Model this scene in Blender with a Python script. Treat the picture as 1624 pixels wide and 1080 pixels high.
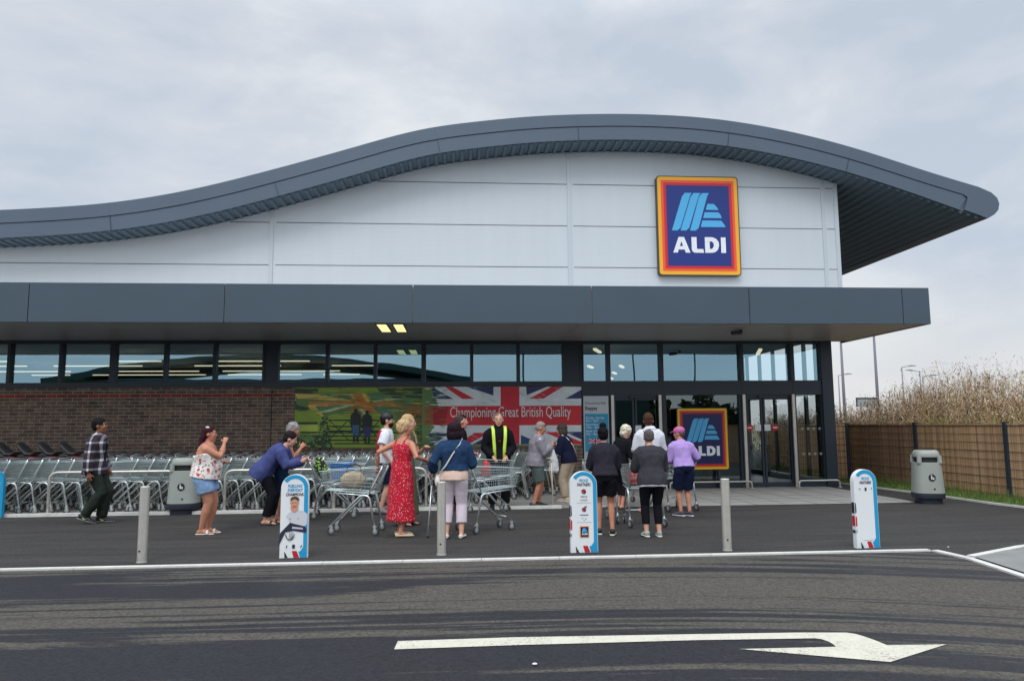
import bpy, bmesh, math, random
from mathutils import Vector, Matrix, noise
import numpy as np
random.seed(7)
for o in list(bpy.data.objects): bpy.data.objects.remove(o)
SC = bpy.context.scene
COL = SC.collection
R = math.radians
# ---------------------------------------------------------------- camera
CH = 1.55
F_PX, PITCH, ROLL, YAW = 1193.85, 0.1130, -0.0078, 0.0750
_cy, _sy, _cp, _sp = math.cos(YAW), math.sin(YAW), math.cos(PITCH), math.sin(PITCH)
FW = Vector((_sy*_cp, _cy*_cp, _sp)); R0 = Vector((_cy, -_sy, 0)); U0 = R0.cross(FW)
RT = R0*math.cos(ROLL) + U0*math.sin(ROLL); UP = -R0*math.sin(ROLL) + U0*math.cos(ROLL)
cam_d = bpy.data.cameras.new("camera"); cam = bpy.data.objects.new("camera", cam_d); COL.objects.link(cam)
m = Matrix(((RT.x, UP.x, -FW.x, 0), (RT.y, UP.y, -FW.y, 0), (RT.z, UP.z, -FW.z, CH), (0, 0, 0, 1)))
cam.matrix_world = m
cam_d.sensor_width = 36; cam_d.lens = F_PX/1624*36; cam_d.clip_end = 2500; cam_d.clip_start = 0.05
SC.camera = cam
# surveying helpers: where the sight line through a photo point meets a real plane
def _ray(u, v): return FW*F_PX + RT*(u-812) - UP*(v-540)
def Yp(u, v, y): d = _ray(u, v); return (d.x*y/d.y, CH + d.z*y/d.y)          # on a plane parallel to the facade
def G(u, v, z=0.0): d = _ray(u, v); t = (z-CH)/d.z; return (d.x*t, d.y*t)     # on the ground
# ---------------------------------------------------------------- world: overcast daylight
SC.view_settings.view_transform = 'Standard'; SC.view_settings.look = 'None'
SC.view_settings.exposure = 0.0; SC.view_settings.gamma = 1.0
W = bpy.data.worlds.new("World"); SC.world = W; W.use_nodes = True
nt = W.node_tree; nt.nodes.clear()
def N(t, k, **kw):
    n = t.nodes.new(k)
    for a, b in kw.items():
        if hasattr(n, a): setattr(n, a, b)
    return n
def setin(n, **kw):
    for k, v in kw.items(): n.inputs[k.replace('_', ' ')].default_value = v
SUN_EL, SUN_AZ = R(50), R(200)          # behind and above the viewer
sky = N(nt, 'ShaderNodeTexSky', sky_type='NISHITA', sun_disc=False, sun_elevation=SUN_EL, sun_rotation=SUN_AZ)
tc = N(nt, 'ShaderNodeTexCoord'); sep = N(nt, 'ShaderNodeSeparateXYZ'); nt.links.new(tc.outputs['Generated'], sep.inputs[0])
mp = N(nt, 'ShaderNodeMapping'); mp.inputs['Scale'].default_value = (1.4, 1.4, 3.2); mp.inputs['Rotation'].default_value = (0, R(-22), R(15))
nt.links.new(tc.outputs['Generated'], mp.inputs[0])
n1 = N(nt, 'ShaderNodeTexNoise'); setin(n1, Scale=2.3, Detail=8.0, Roughness=.56, Distortion=.25); nt.links.new(mp.outputs[0], n1.inputs['Vector'])
cr = N(nt, 'ShaderNodeValToRGB'); nt.links.new(n1.outputs['Fac'], cr.inputs[0])
e = cr.color_ramp.elements
e[0].position = .36; e[0].color = (.57, .64, .74, 1)
e[1].position = .66; e[1].color = (.86, .89, .91, 1)
q = e.new(.5); q.color = (.68, .73, .80, 1)
mx = N(nt, 'ShaderNodeMix', data_type='RGBA', blend_type='MIX')
skm = N(nt, 'ShaderNodeMix', data_type='RGBA', blend_type='MULTIPLY'); skm.inputs[0].default_value = 1
skm.inputs[7].default_value = (.1, .1, .1, 1); nt.links.new(sky.outputs[0], skm.inputs[6])
mx.inputs[0].default_value = .92
nt.links.new(skm.outputs[2], mx.inputs[6]); nt.links.new(cr.outputs[0], mx.inputs[7])
# warm paler band at the horizon
hz = N(nt, 'ShaderNodeMapRange'); hz.inputs[1].default_value = 0.0; hz.inputs[2].default_value = .20; hz.inputs[3].default_value = .85; hz.inputs[4].default_value = 0
hz.clamp = True
nt.links.new(sep.outputs['Z'], hz.inputs[0])
mh = N(nt, 'ShaderNodeMix', data_type='RGBA'); nt.links.new(hz.outputs[0], mh.inputs[0]); nt.links.new(mx.outputs[2], mh.inputs[6])
mh.inputs[7].default_value = (.80, .80, .79, 1)
# an overcast sky is brightest overhead
zr = N(nt, 'ShaderNodeMapRange'); zr.inputs[1].default_value = .48; zr.inputs[2].default_value = 1.0; zr.inputs[3].default_value = 1.0; zr.inputs[4].default_value = 2.6
nt.links.new(sep.outputs['Z'], zr.inputs[0])
br = N(nt, 'ShaderNodeMapRange'); br.inputs[1].default_value = .25; br.inputs[2].default_value = -.9; br.inputs[3].default_value = 1.0; br.inputs[4].default_value = 1.25
nt.links.new(sep.outputs['Y'], br.inputs[0])
mm = N(nt, 'ShaderNodeMath', operation='MULTIPLY'); nt.links.new(zr.outputs[0], mm.inputs[0]); nt.links.new(br.outputs[0], mm.inputs[1])
bg = N(nt, 'ShaderNodeBackground'); nt.links.new(mh.outputs[2], bg.inputs[0]); nt.links.new(mm.outputs[0], bg.inputs[1])
wo = N(nt, 'ShaderNodeOutputWorld'); nt.links.new(bg.outputs[0], wo.inputs[0])
sd = bpy.data.lights.new("sun", 'SUN'); sd.energy = 1.1; sd.angle = R(25); sd.color = (1, .97, .92)
so = bpy.data.objects.new("sun", sd); COL.objects.link(so)
so.rotation_euler = (R(90)-SUN_EL, 0, R(180)-SUN_AZ)
# ---------------------------------------------------------------- mesh + material helpers
class MB:
    def __init__(s): s.v = []; s.f = []; s.m = []
    def add(s, vs, fs, mi=0):
        b = len(s.v); s.v += [tuple(p) for p in vs]
        for f in fs: s.f.append(tuple(i+b for i in f)); s.m.append(mi)
    def box(s, x0, x1, y0, y1, z0, z1, mi=0):
        s.add([(x0,y0,z0),(x1,y0,z0),(x1,y1,z0),(x0,y1,z0),(x0,y0,z1),(x1,y0,z1),(x1,y1,z1),(x0,y1,z1)],
              [(0,3,2,1),(4,5,6,7),(0,1,5,4),(1,2,6,5),(2,3,7,6),(3,0,4,7)], mi)
    def prism(s, pts, y0, y1, mi=0):            # outline in x-z, thickness along y
        n = len(pts)
        a = sum(pts[i][0]*pts[(i+1)%n][1]-pts[(i+1)%n][0]*pts[i][1] for i in range(n))
        if a < 0: pts = list(pts)[::-1]
        s.add([(x, y0, z) for x, z in pts]+[(x, y1, z) for x, z in pts],
              [tuple(range(n)), tuple(range(2*n-1, n-1, -1))]+[((i+1)%n, i, i+n, (i+1)%n+n) for i in range(n)], mi)
    def slab(s, pts, z0, z1, mi=0):             # outline in x-y, thickness along z
        n = len(pts)
        a = sum(pts[i][0]*pts[(i+1)%n][1]-pts[(i+1)%n][0]*pts[i][1] for i in range(n))
        if a < 0: pts = list(pts)[::-1]
        s.add([(x, y, z1) for x, y in pts]+[(x, y, z0) for x, y in pts],
              [tuple(range(n)), tuple(range(2*n-1, n-1, -1))]+[(i, i+n, (i+1)%n+n, (i+1)%n) for i in range(n)], mi)
    def sheet(s, pts, z, mi=0): s.add([(x, y, z) for x, y in pts], [tuple(range(len(pts)))], mi)
    def rings(s, cs, rad, side=(0,1,0), n=12, mi=0):
        """closed loft: centres, (front/back, sideways) radii; side = sideways direction"""
        side = Vector(side); cs = [Vector(c) for c in cs]; vs = []; L = len(cs)
        for i, c in enumerate(cs):
            t = (cs[min(i+1, L-1)]-cs[max(i-1, 0)])
            if t.length < 1e-6: t = Vector((0, 0, 1))
            t.normalize(); sv = side - t*side.dot(t)
            if sv.length < 1e-4: sv = Vector((1, 0, 0)) - t*t.x
            sv.normalize(); fv = sv.cross(t)
            r = rad[i] if isinstance(rad, (list, tuple)) else rad
            a, b = r if isinstance(r, (list, tuple)) else (r, r)
            for k in range(n):
                an = 2*math.pi*k/n; vs.append(c + fv*a*math.cos(an) + sv*b*math.sin(an))
        fs = [(i*n+k, i*n+(k+1)%n, (i+1)*n+(k+1)%n, (i+1)*n+k) for i in range(L-1) for k in range(n)]
        fs += [tuple(range(n-1, -1, -1)), tuple((L-1)*n+k for k in range(n))]
        s.add(vs, fs, mi)
    def tube(s, pts, r, n=8, mi=0):
        P = [Vector(p) for p in pts]; d = P[-1]-P[0]
        sd_ = Vector((0, 1, 0)) if abs(d.normalized().y) < .9 else Vector((1, 0, 0))
        s.rings(P, r, sd_, n, mi)
    def wire(s, a, b, r=.0022, mi=0): s.tube([a, b], r, 4, mi)
    def lathe(s, prof, c=(0,0,0), n=24, mi=0, sq=0):
        vs = []
        for r, z in prof:
            for k in range(n):
                an = 2*math.pi*k/n; q = 1
                if sq: q = 1/((abs(math.cos(an))**sq+abs(math.sin(an))**sq)**(1/sq))
                vs.append((c[0]+r*q*math.cos(an), c[1]+r*q*math.sin(an), c[2]+z))
        L = len(prof)
        fs = [(i*n+k, i*n+(k+1)%n, (i+1)*n+(k+1)%n, (i+1)*n+k) for i in range(L-1) for k in range(n)]
        fs += [tuple(range(n-1, -1, -1)), tuple((L-1)*n+k for k in range(n))]
        s.add(vs, fs, mi)
    def ell(s, c, r, rot=None, n=14, m_=9, mi=0):
        c = Vector(c); vs = []; rot = rot or Matrix.Identity(3)
        for i in range(1, m_):
            th = math.pi*i/m_
            for k in range(n):
                ph = 2*math.pi*k/n
                vs.append(c+rot@Vector((r[0]*math.sin(th)*math.cos(ph), r[1]*math.sin(th)*math.sin(ph), -r[2]*math.cos(th))))
        b, t = len(vs), len(vs)+1
        vs += [c+rot@Vector((0,0,-r[2])), c+rot@Vector((0,0,r[2]))]
        fs = [(i*n+k, i*n+(k+1)%n, (i+1)*n+(k+1)%n, (i+1)*n+k) for i in range(m_-2) for k in range(n)]
        fs += [((k+1)%n, k, b) for k in range(n)] + [((m_-2)*n+k, (m_-2)*n+(k+1)%n, t) for k in range(n)]
        s.add(vs, fs, mi)
    def mesh(s, name, mats, smooth=False):
        me = bpy.data.meshes.new(name); me.from_pydata(s.v, [], s.f)
        for mt in (mats if isinstance(mats, (list, tuple)) else [mats]): me.materials.append(mt)
        me.polygons.foreach_set('material_index', s.m)
        if smooth:
            me.polygons.foreach_set('use_smooth', [True]*len(me.polygons))
        me.update()
        if smooth == 'auto': me.set_sharp_from_angle(angle=R(40))
        return me
    def build(s, name, mats, parent=None, smooth=False):
        o = bpy.data.objects.new(name, s.mesh(name, mats, smooth)); COL.objects.link(o)
        if parent: o.parent = parent
        return o
def tag(o, label=None, cat=None, group=None, kind=None):
    if label: o['label'] = label
    if cat: o['category'] = cat
    if group: o['group'] = group
    if kind: o['kind'] = kind
    return o
def thing(name, label, cat, loc=(0,0,0), rz=0, group=None):
    o = bpy.data.objects.new(name, None); COL.objects.link(o); o.empty_display_size = .2
    o.location = loc; o.rotation_euler = (0, 0, rz); tag(o, label, cat, group); return o
KIDS = {}
def copy_thing(root, loc, rz, label=None, skip=()):
    c = root.copy(); COL.objects.link(c); c.location = loc; c.rotation_euler = (0, 0, rz)
    if label: c['label'] = label
    def rec(a, b):
        for ch in KIDS[a.name]:
            if ch.name.split('.')[0] in skip: continue
            d = ch.copy(); COL.objects.link(d); d.parent = b
            if ch.name in KIDS: rec(ch, d)
    rec(root, c); return c
def reg(root, kids):
    KIDS[root.name] = kids
    return root
def mat(name, col, rough=.7, metal=0.0, spec=.5, bump=0, bscale=40, var=0, vscale=3, coat=0):
    M_ = bpy.data.materials.new(name); M_.use_nodes = True; t = M_.node_tree; b = t.nodes['Principled BSDF']
    b.inputs['Base Color'].default_value = (*col, 1); b.inputs['Roughness'].default_value = rough
    b.inputs['Metallic'].default_value = metal; b.inputs['Specular IOR Level'].default_value = spec
    if coat: b.inputs['Coat Weight'].default_value = coat
    c = None
    if bump or var: c = N(t, 'ShaderNodeTexCoord')
    if bump:
        n = N(t, 'ShaderNodeTexNoise'); setin(n, Scale=bscale, Detail=4.0); t.links.new(c.outputs['Object'], n.inputs['Vector'])
        bp = N(t, 'ShaderNodeBump'); bp.inputs['Strength'].default_value = bump; bp.inputs['Distance'].default_value = .02
        t.links.new(n.outputs['Fac'], bp.inputs['Height']); t.links.new(bp.outputs[0], b.inputs['Normal'])
    if var:
        n = N(t, 'ShaderNodeTexNoise'); setin(n, Scale=vscale, Detail=6.0, Roughness=.6); t.links.new(c.outputs['Object'], n.inputs['Vector'])
        r_ = N(t, 'ShaderNodeMapRange'); r_.inputs[1].default_value = .3; r_.inputs[2].default_value = .7; r_.inputs[3].default_value = 1-var; r_.inputs[4].default_value = 1+var
        t.links.new(n.outputs['Fac'], r_.inputs[0])
        h = N(t, 'ShaderNodeHueSaturation'); h.inputs['Color'].default_value = (*col, 1); t.links.new(r_.outputs[0], h.inputs['Value'])
        t.links.new(h.outputs[0], b.inputs['Base Color'])
    return M_
def srgb(r, g, b): return tuple(((x/255)/12.92 if x < 10 else ((x/255+.055)/1.055)**2.4) for x in (r, g, b))
def emis(name, col, st):
    M_ = bpy.data.materials.new(name); M_.use_nodes = True; b = M_.node_tree.nodes['Principled BSDF']
    b.inputs['Base Color'].default_value = (*col, 1); b.inputs['Emission Color'].default_value = (*col, 1); b.inputs['Emission Strength'].default_value = st
    return M_
def txt(s, size, x, z, y, material, parent=None, name='lettering', align='LEFT', width=None, bold=0, shear=0, ext=.001, sp=1.0):
    """raised flat lettering facing the viewer's side (-y)"""
    cu = bpy.data.curves.new(name, 'FONT'); cu.body = s; cu.size = size; cu.align_x = align; cu.extrude = ext; cu.offset = bold; cu.shear = shear
    cu.space_character = sp; cu.resolution_u = 4
    o = bpy.data.objects.new('tmp', cu); COL.objects.link(o)
    me = bpy.data.meshes.new_from_object(o.evaluated_get(bpy.context.evaluated_depsgraph_get()))
    bpy.data.objects.remove(o)
    k = 1
    if width and len(me.vertices):
        xs = [v.co.x for v in me.vertices]; k = width/(max(xs)-min(xs))
    me.transform(Matrix.Translation((x, y, z)) @ Matrix.Rotation(R(90), 4, 'X') @ Matrix.Diagonal((k, 1, 1, 1)))
    me.materials.clear(); me.materials.append(material)
    o = bpy.data.objects.new(name, me); COL.objects.link(o)
    if parent: o.parent = parent
    return o
def arc(pts, rad, seg=5):
    """polyline with rounded inner corners"""
    P = [Vector(p) for p in pts]; out = [P[0]]
    for i in range(1, len(P)-1):
        a = (P[i-1]-P[i]); b = (P[i+1]-P[i]); r_ = min(rad, a.length*.48, b.length*.48)
        p0 = P[i]+a.normalized()*r_; p1 = P[i]+b.normalized()*r_
        for k in range(seg+1):
            t = k/seg; out.append(p0*(1-t)**2+P[i]*2*t*(1-t)+p1*t*t)
    out.append(P[-1]); return out
# ---------------------------------------------------------------- materials
def objcoord(t, order='xyz'):
    c = N(t, 'ShaderNodeTexCoord'); s_ = N(t, 'ShaderNodeSeparateXYZ'); k = N(t, 'ShaderNodeCombineXYZ')
    t.links.new(c.outputs['Object'], s_.inputs[0])
    for i, a in enumerate(order):
        if a in 'xyz': t.links.new(s_.outputs['XYZ'.index(a.upper())], k.inputs[i])
    return k.outputs[0]
def ground_mat(name, dry, wet, streak, fine, wetmask=True):
    M_ = bpy.data.materials.new(name); M_.use_nodes = True; t = M_.node_tree; b = t.nodes['Principled BSDF']
    o = N(t, 'ShaderNodeTexCoord').outputs['Object']
    mp_ = N(t, 'ShaderNodeMapping'); mp_.inputs['Scale'].default_value = streak
    if wetmask:
        sx = N(t, 'ShaderNodeSeparateXYZ'); t.links.new(o, sx.inputs[0])
        def mth(op, a, b_=None):
            n0 = N(t, 'ShaderNodeMath', operation=op)
            for i_, v0 in enumerate((a, b_)):
                if v0 is None: continue
                if isinstance(v0, (int, float)): n0.inputs[i_].default_value = v0
                else: t.links.new(v0, n0.inputs[i_])
            return n0.outputs[0]
        dx = mth('MAXIMUM', mth('SUBTRACT', sx.outputs[0], 1.0), 0.0); dy = mth('ADD', sx.outputs[1], 2.5)
        rad_ = mth('SUBTRACT', mth('SQRT', mth('ADD', mth('MULTIPLY', dx, dx), mth('MULTIPLY', dy, dy))), 2.5)
        cx = N(t, 'ShaderNodeCombineXYZ'); t.links.new(sx.outputs[0], cx.inputs[0]); t.links.new(rad_, cx.inputs[1]); t.links.new(cx.outputs[0], mp_.inputs[0])
    else: t.links.new(o, mp_.inputs[0])
    n = N(t, 'ShaderNodeTexNoise'); setin(n, Scale=1.0, Detail=9.0, Roughness=.70, Distortion=.6); t.links.new(mp_.outputs[0], n.inputs['Vector'])
    r_ = N(t, 'ShaderNodeValToRGB'); fac_ = n.outputs['Fac']
    if wetmask:      # broad drying patches crossed by thin tyre-carried lines
        m3 = N(t, 'ShaderNodeMapping'); m3.inputs['Scale'].default_value = (.045, 5.5, 1); m3.inputs['Location'].default_value = (3.1, 7.7, 0); t.links.new(cx.outputs[0], m3.inputs[0])
        nb = N(t, 'ShaderNodeTexNoise'); setin(nb, Scale=1.0, Detail=5.0, Roughness=.6, Distortion=.3); t.links.new(m3.outputs[0], nb.inputs['Vector'])
        fac_ = mth('ADD', mth('MULTIPLY', fac_, .60), mth('MULTIPLY', nb.outputs['Fac'], .40))
    t.links.new(fac_, r_.inputs[0])
    if wetmask: r_.color_ramp.elements[0].position = .495; r_.color_ramp.elements[1].position = .52
    else: r_.color_ramp.elements[0].position = .3; r_.color_ramp.elements[1].position = .75
    mx_ = N(t, 'ShaderNodeMix', data_type='RGBA'); t.links.new(r_.outputs[0], mx_.inputs[0])
    mx_.inputs[6].default_value = (*wet, 1); mx_.inputs[7].default_value = (*dry, 1)
    f_ = N(t, 'ShaderNodeTexNoise'); setin(f_, Scale=fine, Detail=5.0, Roughness=.8); t.links.new(o, f_.inputs['Vector'])
    v_ = N(t, 'ShaderNodeTexVoronoi'); setin(v_, Scale=fine*.8); t.links.new(o, v_.inputs['Vector'])
    fr = N(t, 'ShaderNodeMapRange'); fr.inputs[1].default_value = .3; fr.inputs[2].default_value = .7; fr.inputs[3].default_value = .25; fr.inputs[4].default_value = 1.95
    t.links.new(f_.outputs['Fac'], fr.inputs[0])
    hs = N(t, 'ShaderNodeHueSaturation'); t.links.new(mx_.outputs[2], hs.inputs['Color']); t.links.new(fr.outputs[0], hs.inputs['Value'])
    t.links.new(hs.outputs[0], b.inputs['Base Color'])
    rr = N(t, 'ShaderNodeMapRange'); rr.inputs[3].default_value = .58 if wetmask else .8; rr.inputs[4].default_value = .88; t.links.new(r_.outputs[0], rr.inputs[0]); t.links.new(rr.outputs[0], b.inputs['Roughness'])
    b.inputs['Specular IOR Level'].default_value = .3
    bp = N(t, 'ShaderNodeBump'); bp.inputs['Strength'].default_value = .5; bp.inputs['Distance'].default_value = .008
    t.links.new(v_.outputs['Distance'], bp.inputs['Height']); t.links.new(bp.outputs[0], b.inputs['Normal'])
    return M_
M = {}
M['road'] = ground_mat('road_asphalt', srgb(78, 74, 68), srgb(34, 35, 39), (.09, 1.05, 1), 38)
M['pave'] = ground_mat('walk_asphalt', srgb(70, 67, 64), srgb(42, 41, 41), (.35, 3.4, 1), 50, False)
M['conc'] = mat('concrete_paving', srgb(150, 148, 144), .9, bump=.2, bscale=60, var=.12, vscale=2.5)
M['kerb'] = mat('pale_kerb', srgb(214, 213, 208), .85, var=.12, vscale=5, bump=.2)
M['slab'] = mat('crossing_slab', srgb(134, 135, 133), .85, var=.12, vscale=2)
M['line'] = mat('road_paint', srgb(214, 209, 192), .7, var=.08, vscale=9, bump=.4, bscale=120)
def wear(M_, col, thr=.40, scale=55):
    t = M_.node_tree; b = t.nodes['Principled BSDF']; src = b.inputs['Base Color'].links[0].from_socket; o = N(t, 'ShaderNodeTexCoord').outputs['Object']
    n = N(t, 'ShaderNodeTexNoise'); setin(n, Scale=scale, Detail=4.0, Roughness=.75); t.links.new(o, n.inputs['Vector'])
    n2 = N(t, 'ShaderNodeTexNoise'); setin(n2, Scale=2.2, Detail=2.0); t.links.new(o, n2.inputs['Vector'])
    a = N(t, 'ShaderNodeMath', operation='MULTIPLY_ADD'); a.inputs[1].default_value = .35; t.links.new(n2.outputs['Fac'], a.inputs[0]); t.links.new(n.outputs['Fac'], a.inputs[2])
    r_ = N(t, 'ShaderNodeMapRange'); r_.inputs[1].default_value = thr+.12; r_.inputs[2].default_value = thr+.20; t.links.new(a.outputs[0], r_.inputs[0])
    m_ = N(t, 'ShaderNodeMix', data_type='RGBA'); t.links.new(r_.outputs[0], m_.inputs[0]); m_.inputs[6].default_value = (*col, 1); t.links.new(src, m_.inputs[7]); t.links.new(m_.outputs[2], b.inputs['Base Color'])
wear(M['line'], srgb(140, 134, 118), .40)
M['grass'] = mat('grass', srgb(88, 112, 52), .95, var=.4, vscale=6)
M['field'] = mat('field', srgb(110, 110, 80), .95, var=.3, vscale=.3)
M['navy'] = mat('dark_frame', srgb(48, 58, 70), .45, .1)
M['fascia'] = mat('grey_blue_fascia', srgb(88, 103, 119), .45, .2, var=.05, vscale=.7)
M['canopy'] = mat('canopy_fascia', srgb(74, 90, 103), .42, .2, var=.05, vscale=.8)
M['soffit'] = mat('soffit_panel', srgb(188, 182, 176), .36, .0, var=.06, vscale=1.2)
M['ribs'] = mat('roof_soffit_sheet', srgb(88, 108, 124), .5, .1)
M['dark'] = mat('near_black', (.012, .013, .015), .6)
M['steel'] = mat('brushed_steel', srgb(208, 205, 196), .36, .55, var=.08, vscale=8)
M['zinc'] = mat('zinc_wire', srgb(168, 180, 180), .36, .6)
M['tubem'] = mat('zinc_tube', srgb(222, 228, 227), .30, .75)
M['blackp'] = mat('black_plastic', (.02, .021, .024), .5)
M['handle'] = mat('handle_grip', srgb(120, 125, 128), .5)
M['redp'] = mat('red_plastic', srgb(170, 35, 45), .45)
M['tyre'] = mat('grey_rubber', srgb(62, 64, 66), .7)
M['rim'] = mat('castor_hub', srgb(150, 152, 150), .5)
M['binbody'] = mat('bin_grey_green', srgb(158, 164, 157), .5, var=.06, vscale=4)
M['white'] = mat('white_print', srgb(232, 236, 238), .45)
M['cyan'] = mat('cyan_print', srgb(30, 155, 205), .45)
M['dcyan'] = mat('blue_print', srgb(70, 165, 205), .45)
M['ink'] = mat('dark_print', srgb(40, 44, 60), .5)
M['red'] = mat('red_print', srgb(190, 32, 45), .5)
M['shopdark'] = mat('shop_interior', srgb(86, 92, 96), .9)
M['shopfloor'] = mat('shop_floor', srgb(120, 124, 126), .35)
M['tube_light'] = emis('strip_light', (1, .88, .58), 1.15)
M['soffit_reflection'] = emis('warm_reflection', (1, .84, .36), 1.3)  # glowing colour standing in for warm reflections in the glossy soffit
def glass(name, refl, tint, trans):
    M_ = bpy.data.materials.new(name); M_.use_nodes = True; t = M_.node_tree; t.nodes.clear()
    out = N(t, 'ShaderNodeOutputMaterial'); a = N(t, 'ShaderNodeBsdfTransparent'); g_ = N(t, 'ShaderNodeBsdfGlossy'); mx_ = N(t, 'ShaderNodeMixShader')
    a.inputs[0].default_value = (*trans, 1); g_.inputs[0].default_value = (*tint, 1); g_.inputs['Roughness'].default_value = .004
    lw = N(t, 'ShaderNodeFresnel'); lw.inputs[0].default_value = 1.5
    mr = N(t, 'ShaderNodeMapRange'); mr.inputs[1].default_value = .04; mr.inputs[2].default_value = 1; mr.inputs[3].default_value = refl; mr.inputs[4].default_value = 1
    t.links.new(lw.outputs[0], mr.inputs[0]); t.links.new(mr.outputs[0], mx_.inputs[0])
    t.links.new(a.outputs[0], mx_.inputs[1]); t.links.new(g_.outputs[0], mx_.inputs[2]); t.links.new(mx_.outputs[0], out.inputs[0])
    # slight unevenness of the sheets
    c = N(t, 'ShaderNodeTexCoord'); n = N(t, 'ShaderNodeTexNoise'); setin(n, Scale=.9, Detail=1.0); t.links.new(c.outputs['Object'], n.inputs['Vector'])
    bp = N(t, 'ShaderNodeBump'); bp.inputs['Strength'].default_value = .03; bp.inputs['Distance'].default_value = .05
    t.links.new(n.outputs['Fac'], bp.inputs['Height']); t.links.new(bp.outputs[0], g_.inputs['Normal'])
    return M_
M['glass'] = glass('window_glass', .36, (.50, .82, 1.0), (.8, .9, .95))
M['dglass'] = glass('door_glass', .15, (.8, .95, 1.0), (.55, .6, .62))
def brick_mat():
    M_ = bpy.data.materials.new('brickwork'); M_.use_nodes = True; t = M_.node_tree; b = t.nodes['Principled BSDF']
    v = objcoord(t, 'xz ')
    k = N(t, 'ShaderNodeTexBrick'); t.links.new(v, k.inputs['Vector'])
    setin(k, Scale=1.0, Mortar_Size=.008, Mortar_Smooth=.2, Bias=0.0, Brick_Width=.235, Row_Height=.0815)
    k.inputs['Color1'].default_value = (*srgb(130, 107, 94), 1); k.inputs['Color2'].default_value = (*srgb(98, 84, 77), 1); k.inputs['Mortar'].default_value = (*srgb(160, 150, 136), 1)
    n = N(t, 'ShaderNodeTexNoise'); setin(n, Scale=5.0, Detail=5.0); t.links.new(v, n.inputs['Vector'])
    h = N(t, 'ShaderNodeHueSaturation'); t.links.new(k.outputs['Color'], h.inputs['Color'])
    r_ = N(t, 'ShaderNodeMapRange'); r_.inputs[1].default_value = .3; r_.inputs[2].default_value = .7; r_.inputs[3].default_value = .7; r_.inputs[4].default_value = 1.25
    t.links.new(n.outputs['Fac'], r_.inputs[0]); t.links.new(r_.outputs[0], h.inputs['Value']); 
    # one course of red bricks under the windows
    s_ = N(t, 'ShaderNodeSeparateXYZ'); t.links.new(v, s_.inputs[0])
    z0 = 2.2005-.0815*0; c1 = N(t, 'ShaderNodeMath', operation='COMPARE'); c1.inputs[1].default_value = 28.5*.0815; c1.inputs[2].default_value = .0815*.46
    t.links.new(s_.outputs[1], c1.inputs[0])
    k2 = N(t, 'ShaderNodeTexBrick'); t.links.new(v, k2.inputs['Vector']); setin(k2, Scale=1.0, Mortar_Size=.008, Mortar_Smooth=.2, Bias=0.0, Brick_Width=.235, Row_Height=.0815)
    k2.inputs['Color1'].default_value = (*srgb(160, 66, 62), 1); k2.inputs['Color2'].default_value = (*srgb(122, 52, 54), 1); k2.inputs['Mortar'].default_value = (*srgb(150, 130, 120), 1)
    m2 = N(t, 'ShaderNodeMix', data_type='RGBA'); t.links.new(c1.outputs[0], m2.inputs[0]); t.links.new(h.outputs[0], m2.inputs[6]); t.links.new(k2.outputs['Color'], m2.inputs[7])
    t.links.new(m2.outputs[2], b.inputs['Base Color']); b.inputs['Roughness'].default_value = .9
    bp = N(t, 'ShaderNodeBump'); bp.inputs['Strength'].default_value = .6; bp.inputs['Distance'].default_value = .006; bp.invert = True
    t.links.new(k.outputs['Fac'], bp.inputs['Height']); t.links.new(bp.outputs[0], b.inputs['Normal'])
    return M_
M['brick'] = brick_mat()
def clad_mat():
    M_ = bpy.data.materials.new('silver_cladding'); M_.use_nodes = True; t = M_.node_tree; b = t.nodes['Principled BSDF']
    b.inputs['Base Color'].default_value = (*srgb(222, 226, 228), 1); rn = True; b.inputs['Roughness'].default_value = .45; b.inputs['Metallic'].default_value = .15
    v = objcoord(t, 'xyz'); w = N(t, 'ShaderNodeTexWave', wave_type='BANDS', bands_direction='Z', wave_profile='SIN'); setin(w, Scale=10.0, Distortion=0.0)
    t.links.new(v, w.inputs['Vector'])
    mpv = N(t, 'ShaderNodeMapping'); mpv.inputs['Scale'].default_value = (3.5, 1, .35); t.links.new(v, mpv.inputs[0]); n = N(t, 'ShaderNodeTexNoise'); setin(n, Scale=1.3, Detail=5.0); t.links.new(mpv.outputs[0], n.inputs['Vector'])
    r_ = N(t, 'ShaderNodeMapRange'); r_.inputs[3].default_value = .95; r_.inputs[4].default_value = 1.03; t.links.new(n.outputs['Fac'], r_.inputs[0])
    h = N(t, 'ShaderNodeHueSaturation'); h.inputs['Color'].default_value = (*srgb(205, 214, 221), 1); t.links.new(r_.outputs[0], h.inputs['Value']); t.links.new(h.outputs[0], b.inputs['Base Color'])
    bp = N(t, 'ShaderNodeBump'); bp.inputs['Strength'].default_value = .12; bp.inputs['Distance'].default_value = .01
    t.links.new(w.outputs['Fac'], bp.inputs['Height']); t.links.new(bp.outputs[0], b.inputs['Normal'])
    return M_
M['clad'] = clad_mat()
M['cladstrip'] = mat('cladding_cover_strip', srgb(196, 206, 213), .4, .2)
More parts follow.
